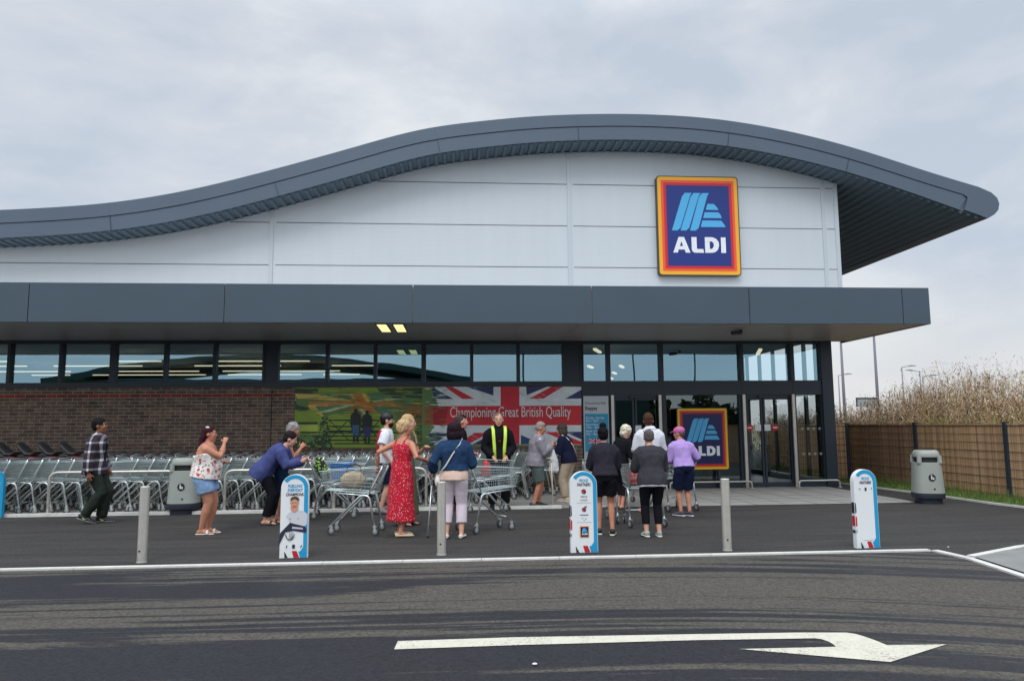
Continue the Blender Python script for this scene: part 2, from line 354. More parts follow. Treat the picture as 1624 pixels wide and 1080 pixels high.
# ---------------------------------------------------------------- ground
def struct(name, mb, mt): return tag(mb.build(name, mt), kind='structure')
kx = [(-30, 9.0), G(0, 905), G(812, 886.3), G(1488, 873.5), G(1529, 884), G(1624, 915), G(1900, 1010)]
ky = 9.02
b = MB()
b.sheet([(-900, -900), (900, -900), (900, 1200), (-900, 1200)], -.06); struct('terrain', b, M['field'])
def off(p, dy, dx=0): return (p[0]+dx, p[1]+dy)
edge = [(-40, 9.0), (5.80, 9.03), (5.85, 8.50), (5.69, 7.35), (5.35, 4.5), (4.6, -5)]
b = MB(); b.sheet([(-40, -60), (60, -60), (60, -5)]+edge[::-1], -.012); struct('road', b, M['road'])
b = MB(); b.sheet([(-40, 9.05), (5.82, 9.05), (5.88, 8.50), (5.73, 7.35), (5.4, 4.5), (4.65, -4.98), (60, -4.98), (60, 45), (-40, 45)], -.004); struct('pavement', b, M['pave'])
# kerb line between road and pavement
b = MB()
def strip(b, pts, w, z0, z1, gap=.0, seg=.9, mi=0):
    """run of kerb stones along a polyline"""
    for (x0, y0), (x1, y1) in zip(pts, pts[1:]):
        a = Vector((x0, y0)); c = Vector((x1, y1)); L = (c-a).length; d = (c-a)/L; n_ = Vector((-d.y, d.x))*w
        k = max(1, int(L/seg))
        for i in range(k):
            p = a+d*(L*i/k+gap); q_ = a+d*(L*(i+1)/k-gap)
            b.slab([tuple(p), tuple(q_), tuple(q_+n_), tuple(p+n_)], z0, z1, mi)
strip(b, edge, .09, -.10, .007, .003)
struct('kerb', b, M['kerb'])
b = MB(); py0, py1, pxr = 14.38, 18.46, 9.05
b.sheet([(-16, py0), (pxr, py0), (pxr+.1, py1), (-16, py1)], .004); struct('paved_forecourt', b, M['conc'])
b = MB(); strip(b, [(-14, py0-.0), (2.0, py0-.0)], .10, -.05, .05, .002, 1.2); struct('bay_edging', b, M['kerb'])
# joints of the paving slabs
b = MB()
for i in range(1, 7): b.box(2.2, pxr-.03, py0+i*.6, py0+i*.6+.008, .0045, .0065)
for j in range(12): b.box(2.2+j*.6, 2.208+j*.6, py0+.02, py1-.02, .007, .009)
struct('paving_joints', b, mat('joint_grey', srgb(122, 121, 118), .9))
b = MB(); b.sheet([(5.99, 8.5), G(1624, 870), (9.5, 10.0), (10.5, 7), (10.5, 2), (5.4, 2), (5.83, 7.35)], .008); struct('crossing', b, M['slab'])
b = MB(); strip(b, [(5.99, 8.52), G(1624, 868), (9.5, 10.05)], .09, -.04, .014, .003); struct('crossing_edging', b, M['kerb'])
ar = [(631,1016),(812,1010),(1100,1005),(1262,1002.5),(1342,1002.5),(1356,1004.5),(1367,1007.5),(1386,1014),(1407,1022.5),(1501,1021),(1412,1049),(1173,1028.5),(1326,1025),(1320,1020),(1312,1016),(1303,1013),(1292,1011.5),(1100,1014.5),(812,1022.5),(625,1029)]
b = MB(); b.sheet([G(*p, -.008) for p in ar][::-1], -.008); tag(b.build('road_arrow', M['line']), kind='structure')
b = MB()
b.slab([(11.02, 10), (11.02, 20.4), (9.5, 20.4), (9.5, 19.7), (10.05, 19.0), (10.3, 16.5), (10.35, 14.0), (10.5, 12.6), (10.6, 10)], -.03, .02)
struct('verge', b, M['grass'])
b = MB(); strip(b, [(10.5, 10), (10.4, 12.6), (10.25, 14), (10.2, 16.5), (9.95, 19.0)], .06, -.03, .03, .002); struct('verge_edging', b, M['kerb'])
# grass blades on the verge
b = MB(); rg = random.Random(3)
for i in range(5000):
    y = rg.uniform(11, 20.2); x = rg.uniform(10.38, 11.0); h = rg.uniform(.03, .13)*(1.0+1.0*(x > 10.8)); a = rg.uniform(0, 3.14); w = .006
    dx, dy = math.cos(a)*w, math.sin(a)*w
    b.add([(x-dx, y-dy, .015), (x+dx, y+dy, .015), (x+rg.uniform(-.03, .03), y+rg.uniform(-.03, .03), .015+h)], [(0, 1, 2)], rg.choice((0, 0, 1)))
tag(b.build('grass_tufts', [M['grass'], mat('grass_light', srgb(120, 140, 70), .9)]), kind='stuff', cat='grass', label='green grass along the foot of the slatted fence')
# bits of litter
for (u, v), s_ in (((848, 1052), .018), ((1504, 867), .012)):
    x, y = G(u, v); b = MB(); b.ell((x, y, .0), (s_, s_*.8, .006), n=7, m_=4)
    tag(b.build('litter', M['white']), 'small scrap of white litter on the road by the arrow' if v > 1000 else 'small scrap of white litter on the pavement near the corner kerb', 'litter')
# ================================================================ the shop building
FY = 18.4                                             # facade plane
ZS = 1.55+(3.8046-1.55)*.92                           # canopy soffit height
CYF = 16.328*.92                                      # canopy front
ZC0, ZC1 = ZS, 1.55+(4.6316-1.55)*.92
def X(u, v=580, y=FY): return Yp(u, v, y)[0]
shop = thing('supermarket_building', 'single storey supermarket with sweeping curved grey roof, silver cladding and long dark canopy', 'supermarket', (0, 20, 0))
SH = Matrix.Translation((0, -20, 0))
def part(b, name, mt, parent=None, smooth=False):
    o = b.build(name, mt, parent or shop, smooth)
    if parent is None: o.data.transform(SH)
    return o
def partw(b, name, mt, parent, smooth=False):          # child of a part, coordinates given in the world
    o = b.build(name, mt, parent, smooth); o.data.transform(SH); return o
ZG0, ZG1 = Yp(650, 605.5, FY)[1], Yp(650, 545.5, FY)[1]
ZSILL = Yp(650, 613, FY)[1]; ZD = Yp(1100, 626.5, FY)[1]
XL = -19.0; XR = Yp(1314.6, 548, FY)[0]               # right end of the glazed front
XW = X(921.5)                                         # end of the brick part
# brick wall
b = MB(); b.box(XL, XW, FY-.06, FY+.24, -.05, ZSILL); part(b, 'brick_wall', M['brick'])
b = MB(); x = X(431, 680); b.box(x-.012, x+.012, FY-.066, FY-.05, 0, ZSILL-.01); part(b, 'movement_joint', M['dark'])
# clerestory frames over the brick
mull = [17, 98.5, 181, 264, 342]; mull2 = [519.7, 595.5, 672, 748, 821.7]
fr = MB()
fr.box(XL, XW+.02, FY-.09, FY+.1, ZSILL, ZG0)                      # sill rail
fr.box(XL, XR, FY-.08, FY+.1, ZG1, ZS+.02)                         # head rail
for u, w in [(17, .07), (98.5, .07), (181, .13), (264, .07), (342, .08), (519.7, .08), (595.5, .08), (672, .11), (748, .08), (821.7, .08)]:
    fr.box(X(u)-w/2, X(u)+w/2, FY-.10, FY+.08, ZG0, ZG1)
for u0, u1 in [(417.5, 443), (891.5, 922.5)]:
    fr.box(X(u0), X(u1), FY-.07, FY+.09, ZG0, ZG1)
    fr.box(X(u0), X(u0)+.05, FY-.10, FY-.07, ZG0, ZG1); fr.box(X(u1)-.05, X(u1), FY-.10, FY-.07, ZG0, ZG1)
step = X(98.5)-X(17)
for k in range(1, 6): fr.box(X(17)-step*k-.035, X(17)-step*k+.035, FY-.10, FY+.08, ZG0, ZG1)
frame = part(fr, 'window_frame', M['navy'])
edges = [X(17)-step*k for k in range(5, 0, -1)]+[X(u) for u in mull]+[X(430)]+[X(u) for u in mull2]+[X(907)]
for a, c in zip(edges, edges[1:]):
    g = MB(); g.add([(a, FY-.0, ZG0-.01), (c, FY-.0, ZG0-.01), (c, FY+.0, ZG1+.01), (a, FY+.0, ZG1+.01)], [(0, 1, 2, 3)])
    partw(g, 'window_pane', M['glass'], frame)
# ------------------------------------------------ glazed entrance front
ef = MB()
pil = [X(964), X(1047.5), X(1174), X(1254), X(1299)]
YE = FY
ef.box(XW-.0, XW+.05, FY-.10, FY+.12, 0, ZG1)                      # left jamb
ef.box(XW+.05, XR-.02, FY-.085, FY+.12, ZD, ZG0)                   # transom
for x in pil[:4]: ef.box(x-.045, x+.045, FY-.11, FY+.13, ZG0, ZG1)
for x in pil[:4]: ef.box(x-.012, x+.012, FY-.092, FY-.086, ZD, ZG0)
for x, w in ((pil[0]-.0, .05), (pil[1]+.05, .05), (pil[2]-.04, .06), (pil[3]+.02, .05)): ef.box(x-w, x+w, FY-.06, FY+.12, .06, ZD)
ef.box(pil[4], XR, FY-.12, FY+.3, 0, ZS+.01)                       # end column
ef.box(pil[4]-.03, pil[4]-.001, FY-.06, FY+.12, 0, ZD)
for a, c in ((XW+.05, pil[0]), (pil[1]+.1, pil[2]-.1), (pil[3]+.07, pil[4]-.03)): ef.box(a, c, FY-.07, FY+.1, 0, .13)
efo = part(ef, 'entrance_frame', M['navy'])
es = [XW+.05]+pil
for a, c in zip(es, es[1:]):
    g = MB(); g.add([(a, FY, ZG0-.01), (c, FY, ZG0-.01), (c, FY, ZG1+.01), (a, FY, ZG1+.01)], [(0, 1, 2, 3)]); partw(g, 'window_pane', M['glass'], efo)
for a, c in ((XW+.05, pil[0]-.05), (pil[1]+.1, pil[2]-.1), (pil[3]+.07, pil[4]-.03)):
    g = MB(); g.add([(a, FY, .12), (c, FY, .12), (c, FY, ZD+.01), (a, FY, ZD+.01)], [(0, 1, 2, 3)]); partw(g, 'window_pane', M['dglass'], efo)
# safety dots on the last pane
d = MB()
for zz in (Yp(1280, 679.5, FY)[1], Yp(1280, 719.5, FY)[1]):
    for k in range(4):
        x = pil[3]+.22+k*.148; d.prism([(x+.035*math.cos(t*.785), zz+.035*math.sin(t*.785)) for t in range(8)], FY-.006, FY-.002)
partw(d, 'safety_marking', mat('frosted_dot', srgb(150, 156, 154), .6), efo)
# steel door posts
for u in (970.5, 1045.6, 1178.5, 1256.5):
    x = X(u, 690); g = MB(); g.box(x-.035, x+.035, FY-.17, FY-.115, 0, ZD); part(g, 'door_post', M['steel'])
# sliding doors
def slide(x0, x1, mid, name='sliding_door'):
    h = MB(); h.box(x0, x1, FY-.05, FY+.1, ZD-.07, ZD); h.box(mid-.13, mid+.13, FY-.11, FY-.05, ZD-.07, ZD-.02)
    part(h, 'door_header', M['navy'])
    for a, c in ((x0, mid-.012), (mid+.012, x1)):
        l = MB(); w = .045
        l.box(a, a+w, FY-.02, FY+.03, .015, ZD-.07); l.box(c-w, c, FY-.02, FY+.03, .015, ZD-.07)
        l.box(a+w, c-w, FY-.02, FY+.03, .015, .12); l.box(a+w, c-w, FY-.02, FY+.03, ZD-.12, ZD-.07)
        lo = part(l, name, M['navy'])
        g = MB(); g.add([(a+w, FY+.005, .11), (c-w, FY+.005, .11), (c-w, FY+.005, ZD-.11), (a+w, FY+.005, ZD-.11)], [(0, 1, 2, 3)]); partw(g, 'window_pane', M['dglass'], lo)
        yield lo, a, c
L1 = list(slide(pil[0]+.12, pil[1]-.05, X(1007, 680)))
L2 = list(slide(pil[2]+.10, pil[3]-.06, X(1211.5, 700)))
z1, z0 = Yp(1210, 673, FY)[1], Yp(1210, 683, FY)[1]
for (lo, a, c), u in zip(L2, (1201.5, 1216.5)):
    x = X(u, 678); g = MB(); g.box(x-.075, x+.075, FY-.03, FY-.022, z0, z1); partw(g, 'paper_notice', M['white'], lo)
for (lo, a, c), u in zip(L2, (1188.5, 1228.5)):
    x = X(u, 678); zc = (z0+z1)/2; g = MB(); g.prism([(x+.085*math.cos(t*.3927), zc+.085*math.sin(t*.3927)) for t in range(16)], FY-.03, FY-.022)
    g.box(x-.055, x+.055, FY-.033, FY-.0302, zc-.014, zc+.014, 1); partw(g, 'no_entry_sticker', [M['red'], M['white']], lo)
for (lo, a, c), u in zip(L1[1:], (1012,)):
    x = X(u, 678); g = MB(); g.box(x-.075, x+.075, FY-.03, FY-.022, z0, z1); partw(g, 'paper_notice', M['white'], lo)
# ------------------------------------------------ canopy
cj = [-14.95*.92, -12.96*.92] ; CX1 = Yp(1476, 500, CYF)[0]
jx = [Yp(u, 480, CYF)[0] for u in (45, 355.9, 654.8, 938.6, 1188.3, 1431.3)]
pw = jx[1]-jx[0]; jx = [jx[0]-pw*2, jx[0]-pw]+jx+[CX1]
c = MB(); c.box(jx[0]-.5, CX1-.03, CYF+.04, FY+.3, ZS+.03, ZC1-.04); can = part(c, 'canopy', M['soffit'])
for a, e_ in zip(jx, jx[1:]):
    c = MB(); c.box(a+.008, e_-.008, CYF, CYF+.05, ZC0-.01, ZC1)
    partw(c, 'fascia_panel', M['canopy'], can)
c = MB(); c.box(CX1-.05, CX1, CYF+.052, FY+.3, ZC0-.01, ZC1); partw(c, 'fascia_panel', M['canopy'], can)
c = MB(); c.box(jx[0], CX1-.06, CYF+.054, CYF+.10, ZC0-.006, ZC0+.02); partw(c, 'drip_edge', M['dark'], can)
# soffit boards run front to back in wide trays
xs = jx[0]; k = 0
sof = MB()
while xs < CX1-.1:
    e_ = min(xs+1.21, CX1-.062); sof.box(xs+.004, e_-.004, CYF+.105, FY-.13, ZS+.0, ZS+.025); xs += 1.21
partw(sof, 'soffit_board', M['soffit'], can)
for u in (609, 634.5):  # two added glowing strips imitate reflected light on the soffit, no lamps there
    yy = 15.85; x, z = Yp(u, 524, yy); g = MB()
    g.box(x-.12, x+.12, yy-.62, yy+.62, ZS-.015, ZS+.002); lo = partw(g, 'warm_reflection', M['navy'], can)
    g = MB(); g.box(x-.095, x+.095, yy-.58, yy+.58, ZS-.020, ZS-.013); partw(g, 'reflection_strip', M['soffit_reflection'], lo)
g = MB(); x = Yp(1165, 521, 16.2)[0]; g.rings([(x+.06, 16.0, ZS-.07), (x-.16, 15.95, ZS-.09)], .045, n=10); g.lathe([(.04, -.07), (.04, 0)], (x+.1, 16.1, ZS), 10); partw(g, 'security_camera', M['navy'], can)
# ------------------------------------------------ upper wall and roof curve
YU = 19.6*.92; YR = 18.8*.92
wallc = [(0,391.4),(178.9,380.6),(301.7,362.5),(431,331),(560,296.6),(672.4,271.5),(758,258.2),(844.8,248),(931,241.8),(1017,242.3),(1103,249.6),(1230.5,267.5),(1326.5,290.2)]
topc = [(0,333.2),(178.9,321),(301.7,300.9),(431,269.4),(560.3,234),(672.4,205),(758,193),(844.8,185),(910,182),(974,181),(1040,182.3),(1103,186),(1200,198.7),(1269,212.6),(1384,244),(1461,269),(1553,297)]
TC = [Yp(u, v, YR) for u, v in topc]
def smooth_curve(P, n):
    P = np.array(P); xs = np.linspace(P[0, 0], P[-1, 0], n)
    # natural cubic spline
    x, y = P[:, 0], P[:, 1]; N_ = len(x); h = np.diff(x); A = np.eye(N_); r_ = np.zeros(N_)
    for i in range(1, N_-1):
        A[i, i-1] = h[i-1]; A[i, i] = 2*(h[i-1]+h[i]); A[i, i+1] = h[i]; r_[i] = 6*((y[i+1]-y[i])/h[i]-(y[i]-y[i-1])/h[i-1])
    m_ = np.linalg.solve(A, r_); out = []
    for q_ in xs:
        i = min(max(np.searchsorted(x, q_)-1, 0), N_-2); a = x[i+1]-q_; c = q_-x[i]
        out.append((q_, m_[i]*a**3/(6*h[i])+m_[i+1]*c**3/(6*h[i])+(y[i]/h[i]-m_[i]*h[i]/6)*a+(y[i+1]/h[i]-m_[i+1]*h[i]/6)*c))
    return [(float(a), float(c)) for a, c in out]
TCs = smooth_curve(TC, 130)
# carry the roof on to the left, flattening out
left = [(TCs[0][0]-1.0*k, TCs[0][1]-.045*k+.0015*k*k) for k in range(9, 0, -1)]
TOP = left+TCs
TH = .64
def off_curve(C, d):
    out = []
    for i, (x, z) in enumerate(C):
        a = Vector(C[max(i-1, 0)]); c = Vector(C[min(i+1, len(C)-1)]); t = (c-a).normalized()
        out.append((x+t.y*d, z-t.x*d))
    return out
MID = off_curve(TOP, TH*.47); BOT = off_curve(TOP, TH)
nose = [Yp(u, v, YR) for u, v in ((1572.4,305.6),(1581.5,314),(1584.9,323),(1583.5,333),(1577,340.5),(1566.6,346.7))]
BB = [Yp(u, v, YR) for u, v in ((1522.5,332.5),(1461,310.5))]
BOT = [p for p in BOT if p[0] < BB[1][0]-.5]+BB[::-1]
YB = 45.0
rf = MB(); rf.prism(TOP+nose+BOT[::-1], YR+.05, YB); roof = part(rf, 'roof', M['fascia'])
# the two bands of the front fascia, upper one standing proud
MIDk = [p for p in MID if p[0] < Yp(1534, 312, YR)[0]]
f1 = MB(); f1.prism(TOP+nose+[Yp(1553, 341, YR), Yp(1530, 333, YR), Yp(1534.8, 313, YR)]+MIDk[::-1], YR, YR+.06); partw(f1, 'fascia_panel', M['fascia'], roof)
f2 = MB(); M2 = [(x, z-.014) for x, z in MIDk]; f2.prism(M2+[Yp(1533, 315, YR), Yp(1522, 332.3, YR)]+[p for p in BOT if p[0] < Yp(1515, 330, YR)[0]][::-1], YR+.018, YR+.055); partw(f2, 'fascia_panel', M['fascia'], roof)
# fascia joints
jm = mat('joint_grey_blue', srgb(66, 78, 94), .6)
for u in (178.9, 431, 686, 918, 1155, 1349):
    xq = Yp(u, 240, YR)[0]; i = min(range(len(TOP)), key=lambda k: abs(TOP[k][0]-xq)); a = Vector(TOP[i]); c = Vector(BOT[i]) if i < len(BOT) else Vector(TOP[i])+Vector((0, -TH))
    d_ = (c-a).normalized(); n_ = Vector((-d_.y, d_.x))*.0018; c = a+d_*TH
    fj = MB(); fj.prism([tuple(a+n_), tuple(a-n_), tuple(c-n_), tuple(c+n_)], YR-.0015, YR+.03); partw(fj, 'fascia_joint', jm, roof)
# corrugated soffit sheet under the roof
UN = BOT+[Yp(1566.6, 346.7, YR)]
L = [0]
for p, q_ in zip(UN, UN[1:]): L.append(L[-1]+math.hypot(q_[0]-p[0], q_[1]-p[1]))
vs = []; per = .21; s_ = 0
prof = [(0, 0), (.3, 0), (.38, .045), (.72, .045), (.8, 0)]
while s_ < L[-1]-per:
    for a, dz in prof:
        q_ = s_+a*per; i = min(np.searchsorted(L, q_, side='right')-1, len(L)-2); f = (q_-L[i])/(L[i+1]-L[i])
        vs.append((UN[i][0]*(1-f)+UN[i+1][0]*f, UN[i][1]*(1-f)+UN[i+1][1]*f+.0-.005-dz))
    s_ += per
b = MB(); n_ = len(vs)
b.add([(x, YR+.07, z) for x, z in vs]+[(x, YB-.1, z) for x, z in vs], [(i, i+1, i+1+n_, i+n_) for i in range(n_-1)])
b.add([(x, YR+.07, z) for x, z in vs]+[(x, YR+.07, z+.06) for x, z in vs], [(i, i+n_, i+1+n_, i+1) for i in range(n_-1)])
partw(b, 'soffit_sheet', M['ribs'], roof)
# upper wall cladding
XC = Yp(1330.5, 380, YU)[0]
bx = [p for p in BOT if p[0] < XC-.02]; zc = np.interp(XC, [p[0] for p in BOT], [p[1] for p in BOT])
b = MB(); b.prism([(-19, ZC1-.3)]+[(-19, BOT[0][1]-.04)]+[(x, z-.03) for x, z in bx if x > -19]+[(XC, float(zc)-.03), (XC, ZC1-.3)], YU, 44.8)
clad = part(b, 'cladding', M['clad'])
bz = lambda x: float(np.interp(x, [p[0] for p in BOT], [p[1] for p in BOT]))
zs_ = [Yp(898, v, YU)[1] for v in (292.7, 358.6, 424)]
sx = [Yp(u, v, YU)[0] for u, v in ((430, 400), (903, 350), (1306, 350))]
g = MB()
for z in zs_:
    xx = [x for x in np.arange(-18, XC, .1) if bz(x)-.12 > z]
    x = -18.0; st = None
    for x in list(np.arange(-18, XC, .05))+[XC+9]:
        ok = x < XC and bz(x)-.06 > z and all(abs(x-q_) > .06 for q_ in sx)
        if ok and st is None: st = x
        if not ok and st is not None: g.box(st, min(x, XC), YU-.004, YU+.003, z-.009, z+.009); st = None
partw(g, 'panel_joint', mat('joint_shadow_gap', srgb(88, 98, 108), .7), clad)
for x in sx+[XC-.06]:
    g = MB(); g.box(x-.045 if x != XC-.06 else XC-.09, x+.045 if x != XC-.06 else XC+.012, YU-.022, YU+.002, ZC1-.3, bz(x)-.05); partw(g, 'cover_strip', M['cladstrip'], clad)
# ------------------------------------------------ inside the shop
g = MB(); g.box(XL, XR-.1, FY+.3, 44.5, -.03, .015); part(g, 'shop_floor', M['shopfloor'])
g = MB(); g.box(XL, XR-.1, FY+.3, 44.5, 4.35, 4.45); part(g, 'ceiling', M['shopdark'])
g = MB(); g.box(XL-.2, XL, FY-.05, 44.6, 0, 6); g.box(XL, XR, 44.5, 44.7, 0, 4.6); g.box(XR-.12, XR-.02, 24, 44.5, 0, ZC1); g.box(XW-.2, XW-.05, FY+.3, 30, 0, 4.4); part(g, 'shop_wall', M['shopdark'])
g = MB()
for k in range(5): g.box(XR-.12, XR-.04, 19.6+k*1.0, 19.7+k*1.0, 0, ZC1-.2)
g.box(XR-.12, XR-.04, FY+.3, 24, 0, .15); g.box(XR-.12, XR-.04, FY+.3, 24, 2.3, 2.5); g.box(XR-.12, XR-.04, FY+.3, 24, 3.7, ZC1-.1)
part(g, 'side_window_frame', M['navy'])
lr = random.Random(5)
for row, (yy) in enumerate((25.5, 27.4, 30.0, 32.0)):
    x = -18+lr.uniform(0, 1)
    while x < -3.6-row*.5:
        ln = lr.choice((1.5, 3.0, 3.0, 4.5)); g = MB(); g.box(x, min(x+ln-.0, -2.6), yy, yy+.05, 3.74, 3.775); part(g, 'strip_light', M['tube_light']); x += ln+lr.choice((.9, 1.8, 3.2))
for (x, y, l) in ((3.7, 19.8, 1.0), (8.3, 19.9, 1.5), (5.2, 23.5, .8), (5.6, 26.5, .8), (6.1, 29.5, .8), (4.2, 23.6, .8)):
    g = MB(); d_ = Vector((.35, 1, 0)).normalized(); p = Vector((x, y, 3.55 if y < 21 else 3.4)); n2 = Vector((d_.y, -d_.x, 0))*.045
    g.add([tuple(p-n2), tuple(p+n2), tuple(p+n2+d_*l), tuple(p-n2+d_*l)]+[tuple(q_+Vector((0, 0, .05))) for q_ in (p-n2, p+n2, p+n2+d_*l, p-n2+d_*l)], [(0,1,2,3),(4,7,6,5),(0,4,5,1),(1,5,6,2),(2,6,7,3),(3,7,4,0)])
    part(g, 'strip_light', M['tube_light'])
for a, c, y in ((2.8, 3.7, 21.5), (4.4, 7.2, 22), (7.6, 8.6, 22.5)):
    g = MB(); g.box(a, c, y, y+.6, 0, .95); g.box(a+.05, c-.05, y+.1, y+.5, .95, 1.25); part(g, 'shop_counter', M['navy'])
# ================================================================ signs on and by the shop
def logo(prefix, x0, x1, z0, z1, yf, depth, mats, parent):
    """square badge: nested borders, slanted stripes, stacked bars and the four letters"""
    w, h = x1-x0, z1-z0; Q = lambda a, c: (x0+a*w, z1-c*h)
    def rr(i, r_):
        a0, a1, c0, c1 = x0+i*w, x1-i*w, z0+i*w, z1-i*w; o = []
        for cx, cz, t0 in ((a1-r_, c1-r_, 0), (a0+r_, c1-r_, 90), (a0+r_, c0+r_, 180), (a1-r_, c0+r_, 270)):
            for k in range(5): t = R(t0+k*22.5); o.append((cx+r_*math.cos(t), cz+r_*math.sin(t)))
        return o
    st = max(.0015, w*.0012)
    b = MB(); b.prism(rr(0, .04*w), yf, yf+depth, 0); body = b.build(prefix, [mats[0]], parent)
    b = MB()
    for j, (i, r_) in enumerate(((.012, .032*w), (.053, .012*w), (.084, .006*w), (.115, .003*w))): b.prism(rr(i, r_), yf-st*(j+1), yf-st*j-st*.1, j)
    b.build('sign_face', mats[1:5], parent)
    b = MB(); y1 = yf-st*4.2; y2 = yf-st*5.2
    for tx, bx_ in ((.325, .172), (.432, .277), (.535, .392)):
        b.prism([Q(tx+.02, .172), Q(tx+.105, .172), Q(tx+.082, .20), Q(bx_+.105, .525), Q(bx_+.068, .552), Q(bx_, .552), Q(tx-.018, .21)], y2, y1)
    b.prism([Q(.615, .281), Q(.690, .281), Q(.715, .30), Q(.750, .341), Q(.592, .341)], y2, y1)
    b.prism([Q(.578, .366), Q(.745, .366), Q(.770, .39), Q(.785, .424), Q(.557, .424)], y2, y1)
    b.prism([Q(.546, .449), Q(.775, .449), Q(.805, .48), Q(.828, .514), Q(.524, .514)], y2, y1)
    b.build('emblem', [mats[5]], parent)
    b = MB()
    T, B_ = .617, .773
    b.prism([Q(.180, B_), Q(.250, T), Q(.316, T), Q(.388, B_), Q(.332, B_), Q(.318, .742), Q(.301, .708), Q(.283, .660), Q(.262, .708), Q(.301, .708), Q(.318, .742), Q(.246, .742), Q(.235, B_)], y2, y1)
    b.prism([Q(.405, T), Q(.467, T), Q(.467, .728), Q(.476, .736), Q(.545, .736), Q(.552, B_), Q(.440, B_), Q(.415, .762), Q(.405, .74)], y2, y1)
    b.prism([Q(.567, T), Q(.660, T), Q(.705, .632), Q(.735, .665), Q(.738, .70), Q(.722, .742), Q(.69, .765), Q(.65, B_), Q(.567, B_), Q(.567, .66), Q(.624, .66), Q(.624, .735), Q(.650, .733), Q(.670, .715), Q(.676, .695), Q(.668, .672), Q(.648, .659), Q(.567, .659)], y2, y1)
    b.prism([Q(.762, T), Q(.820, T), Q(.820, B_), Q(.762, B_)], y2, y1)
    b.build('lettering', [mats[6]], parent)
LM = [mat('sign_edge', srgb(60, 64, 58), .5), mat('sign_yellow', srgb(242, 178, 48), .4), mat('sign_orange', srgb(236, 96, 46), .4), mat('sign_red', srgb(206, 28, 52), .4),
      mat('sign_blue', srgb(22, 48, 128), .35), mat('sign_sky', srgb(80, 178, 232), .35), mat('sign_white', srgb(235, 240, 246), .35)]
x0, z1 = Yp(1040, 279, YU-.14); x1, z0 = Yp(1176, 438, YU-.14)
s1 = thing('shop_sign', 'big square yellow, red and blue ALDI sign high on the silver cladding', 'sign')
logo('sign_body', x0, x1, z0, z1, YU-.15, .13, LM, s1)
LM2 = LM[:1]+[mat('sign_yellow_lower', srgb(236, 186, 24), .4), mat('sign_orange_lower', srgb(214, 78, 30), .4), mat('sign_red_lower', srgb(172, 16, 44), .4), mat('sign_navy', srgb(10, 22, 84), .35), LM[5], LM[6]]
x0, z1 = Yp(1073, 647, FY-.28); x1, z0 = Yp(1157, 744.5, FY-.28)
s2 = thing('shop_sign', 'smaller square yellow, red and navy ALDI sign in front of the entrance glass', 'sign')
logo('sign_body', x0, x1, z0, z1, FY-.28, .06, LM2, s2)
b = MB(); b.box(x0+.2, x0+.26, FY-.22, FY-.115, .0, z1-.3); b.box(x1-.26, x1-.2, FY-.22, FY-.115, .0, z1-.3); b.build('support_post', M['navy'], s2)
# opening hours board
x0, z1 = Yp(925, 628, FY-.12); x1 = Yp(964.5, 628, FY-.12)[0]; z0 = Yp(945, 757, FY-.12)[1]
hb = thing('opening_hours_board', 'tall white and light blue opening hours board left of the entrance doors', 'notice board')
hy = FY-.13; b = MB(); b.box(x0, x1, hy, hy+.03, z0, z1, 0); zb = Yp(945, 656, FY-.12)[1]; zb2 = Yp(945, 716, FY-.12)[1]
b.box(x0+.025, x1-.012, hy-.003, hy-.0005, zb2, zb, 1); b.build('board_panel', [mat('hours_white', srgb(205, 214, 220), .5), mat('hours_blue', srgb(50, 160, 205), .5)], hb)
w = x1-x0
txt('Welcome to Aldi', .085, x0+.03, Yp(945, 641, hy)[1], hy-.002, M['ink'], hb, width=w*.82)
txt('Sheppey', .13, x0+.03, Yp(945, 650, hy)[1], hy-.002, M['ink'], hb, width=w*.5, bold=.003)
for i, (s_, v) in enumerate((('Monday - Saturday', 664), ('8am - 10pm', 668.5), ('Sunday', 674.5), ('10am - 4pm', 679), ('Bank Holidays', 685), ('8am - 8pm', 689.5))):
    txt(s_, .075, x0+.05, Yp(945, v, hy)[1], hy-.005, M['white'], hb, bold=.0005, width=w*(.74 if len(s_) > 10 else .5))
def union(b, x0, x1, z0, z1, yf, mi, st=.0015):
    """union flag; mi = (navy, white, red)"""
    w, h = x1-x0, z1-z0; Q = lambda a, c: (x0+a*w, z0+c*h)
    b.prism([Q(0,0), Q(1,0), Q(1,1), Q(0,1)], yf-st, yf, mi[0])
    for A in ([(0,0),(.12,0),(1,.88),(1,1),(.88,1),(0,.12)], [(1,0),(.88,0),(0,.88),(0,1),(.12,1),(1,.12)]): b.prism([Q(*p) for p in A], yf-st*(2+.3*(A[0][0])), yf-st, mi[1])
    for A in ([(0,0),(.08,0),(.5,.42),(.5,.5)], [(1,1),(.92,1),(.5,.58),(.5,.5)], [(1,0),(1,.08),(.58,.5),(.5,.5)], [(0,1),(0,.92),(.42,.5),(.5,.5)]): b.prism([Q(*p) for p in A], yf-st*3, yf-st*2.3, mi[2])
    b.prism([Q(.39,0), Q(.61,0), Q(.61,1), Q(.39,1)], yf-st*4, yf-st*3, mi[1]); b.prism([Q(0,.33), Q(1,.33), Q(1,.67), Q(0,.67)], yf-st*4.2, yf-st*3, mi[1])
    b.prism([Q(.44,0), Q(.56,0), Q(.56,1), Q(.44,1)], yf-st*5, yf-st*4, mi[2]); b.prism([Q(0,.41), Q(1,.41), Q(1,.59), Q(0,.59)], yf-st*5.2, yf-st*4, mi[2])
b = MB(); a, c = Yp(933, 704, hy), Yp(955, 695, hy); union(b, a[0], c[0], a[1], c[1], hy-.003, (0, 1, 2), .002)
b.build('flag_print', [mat('flag_navy', srgb(24, 34, 84), .5), M['white'], M['red']], hb)
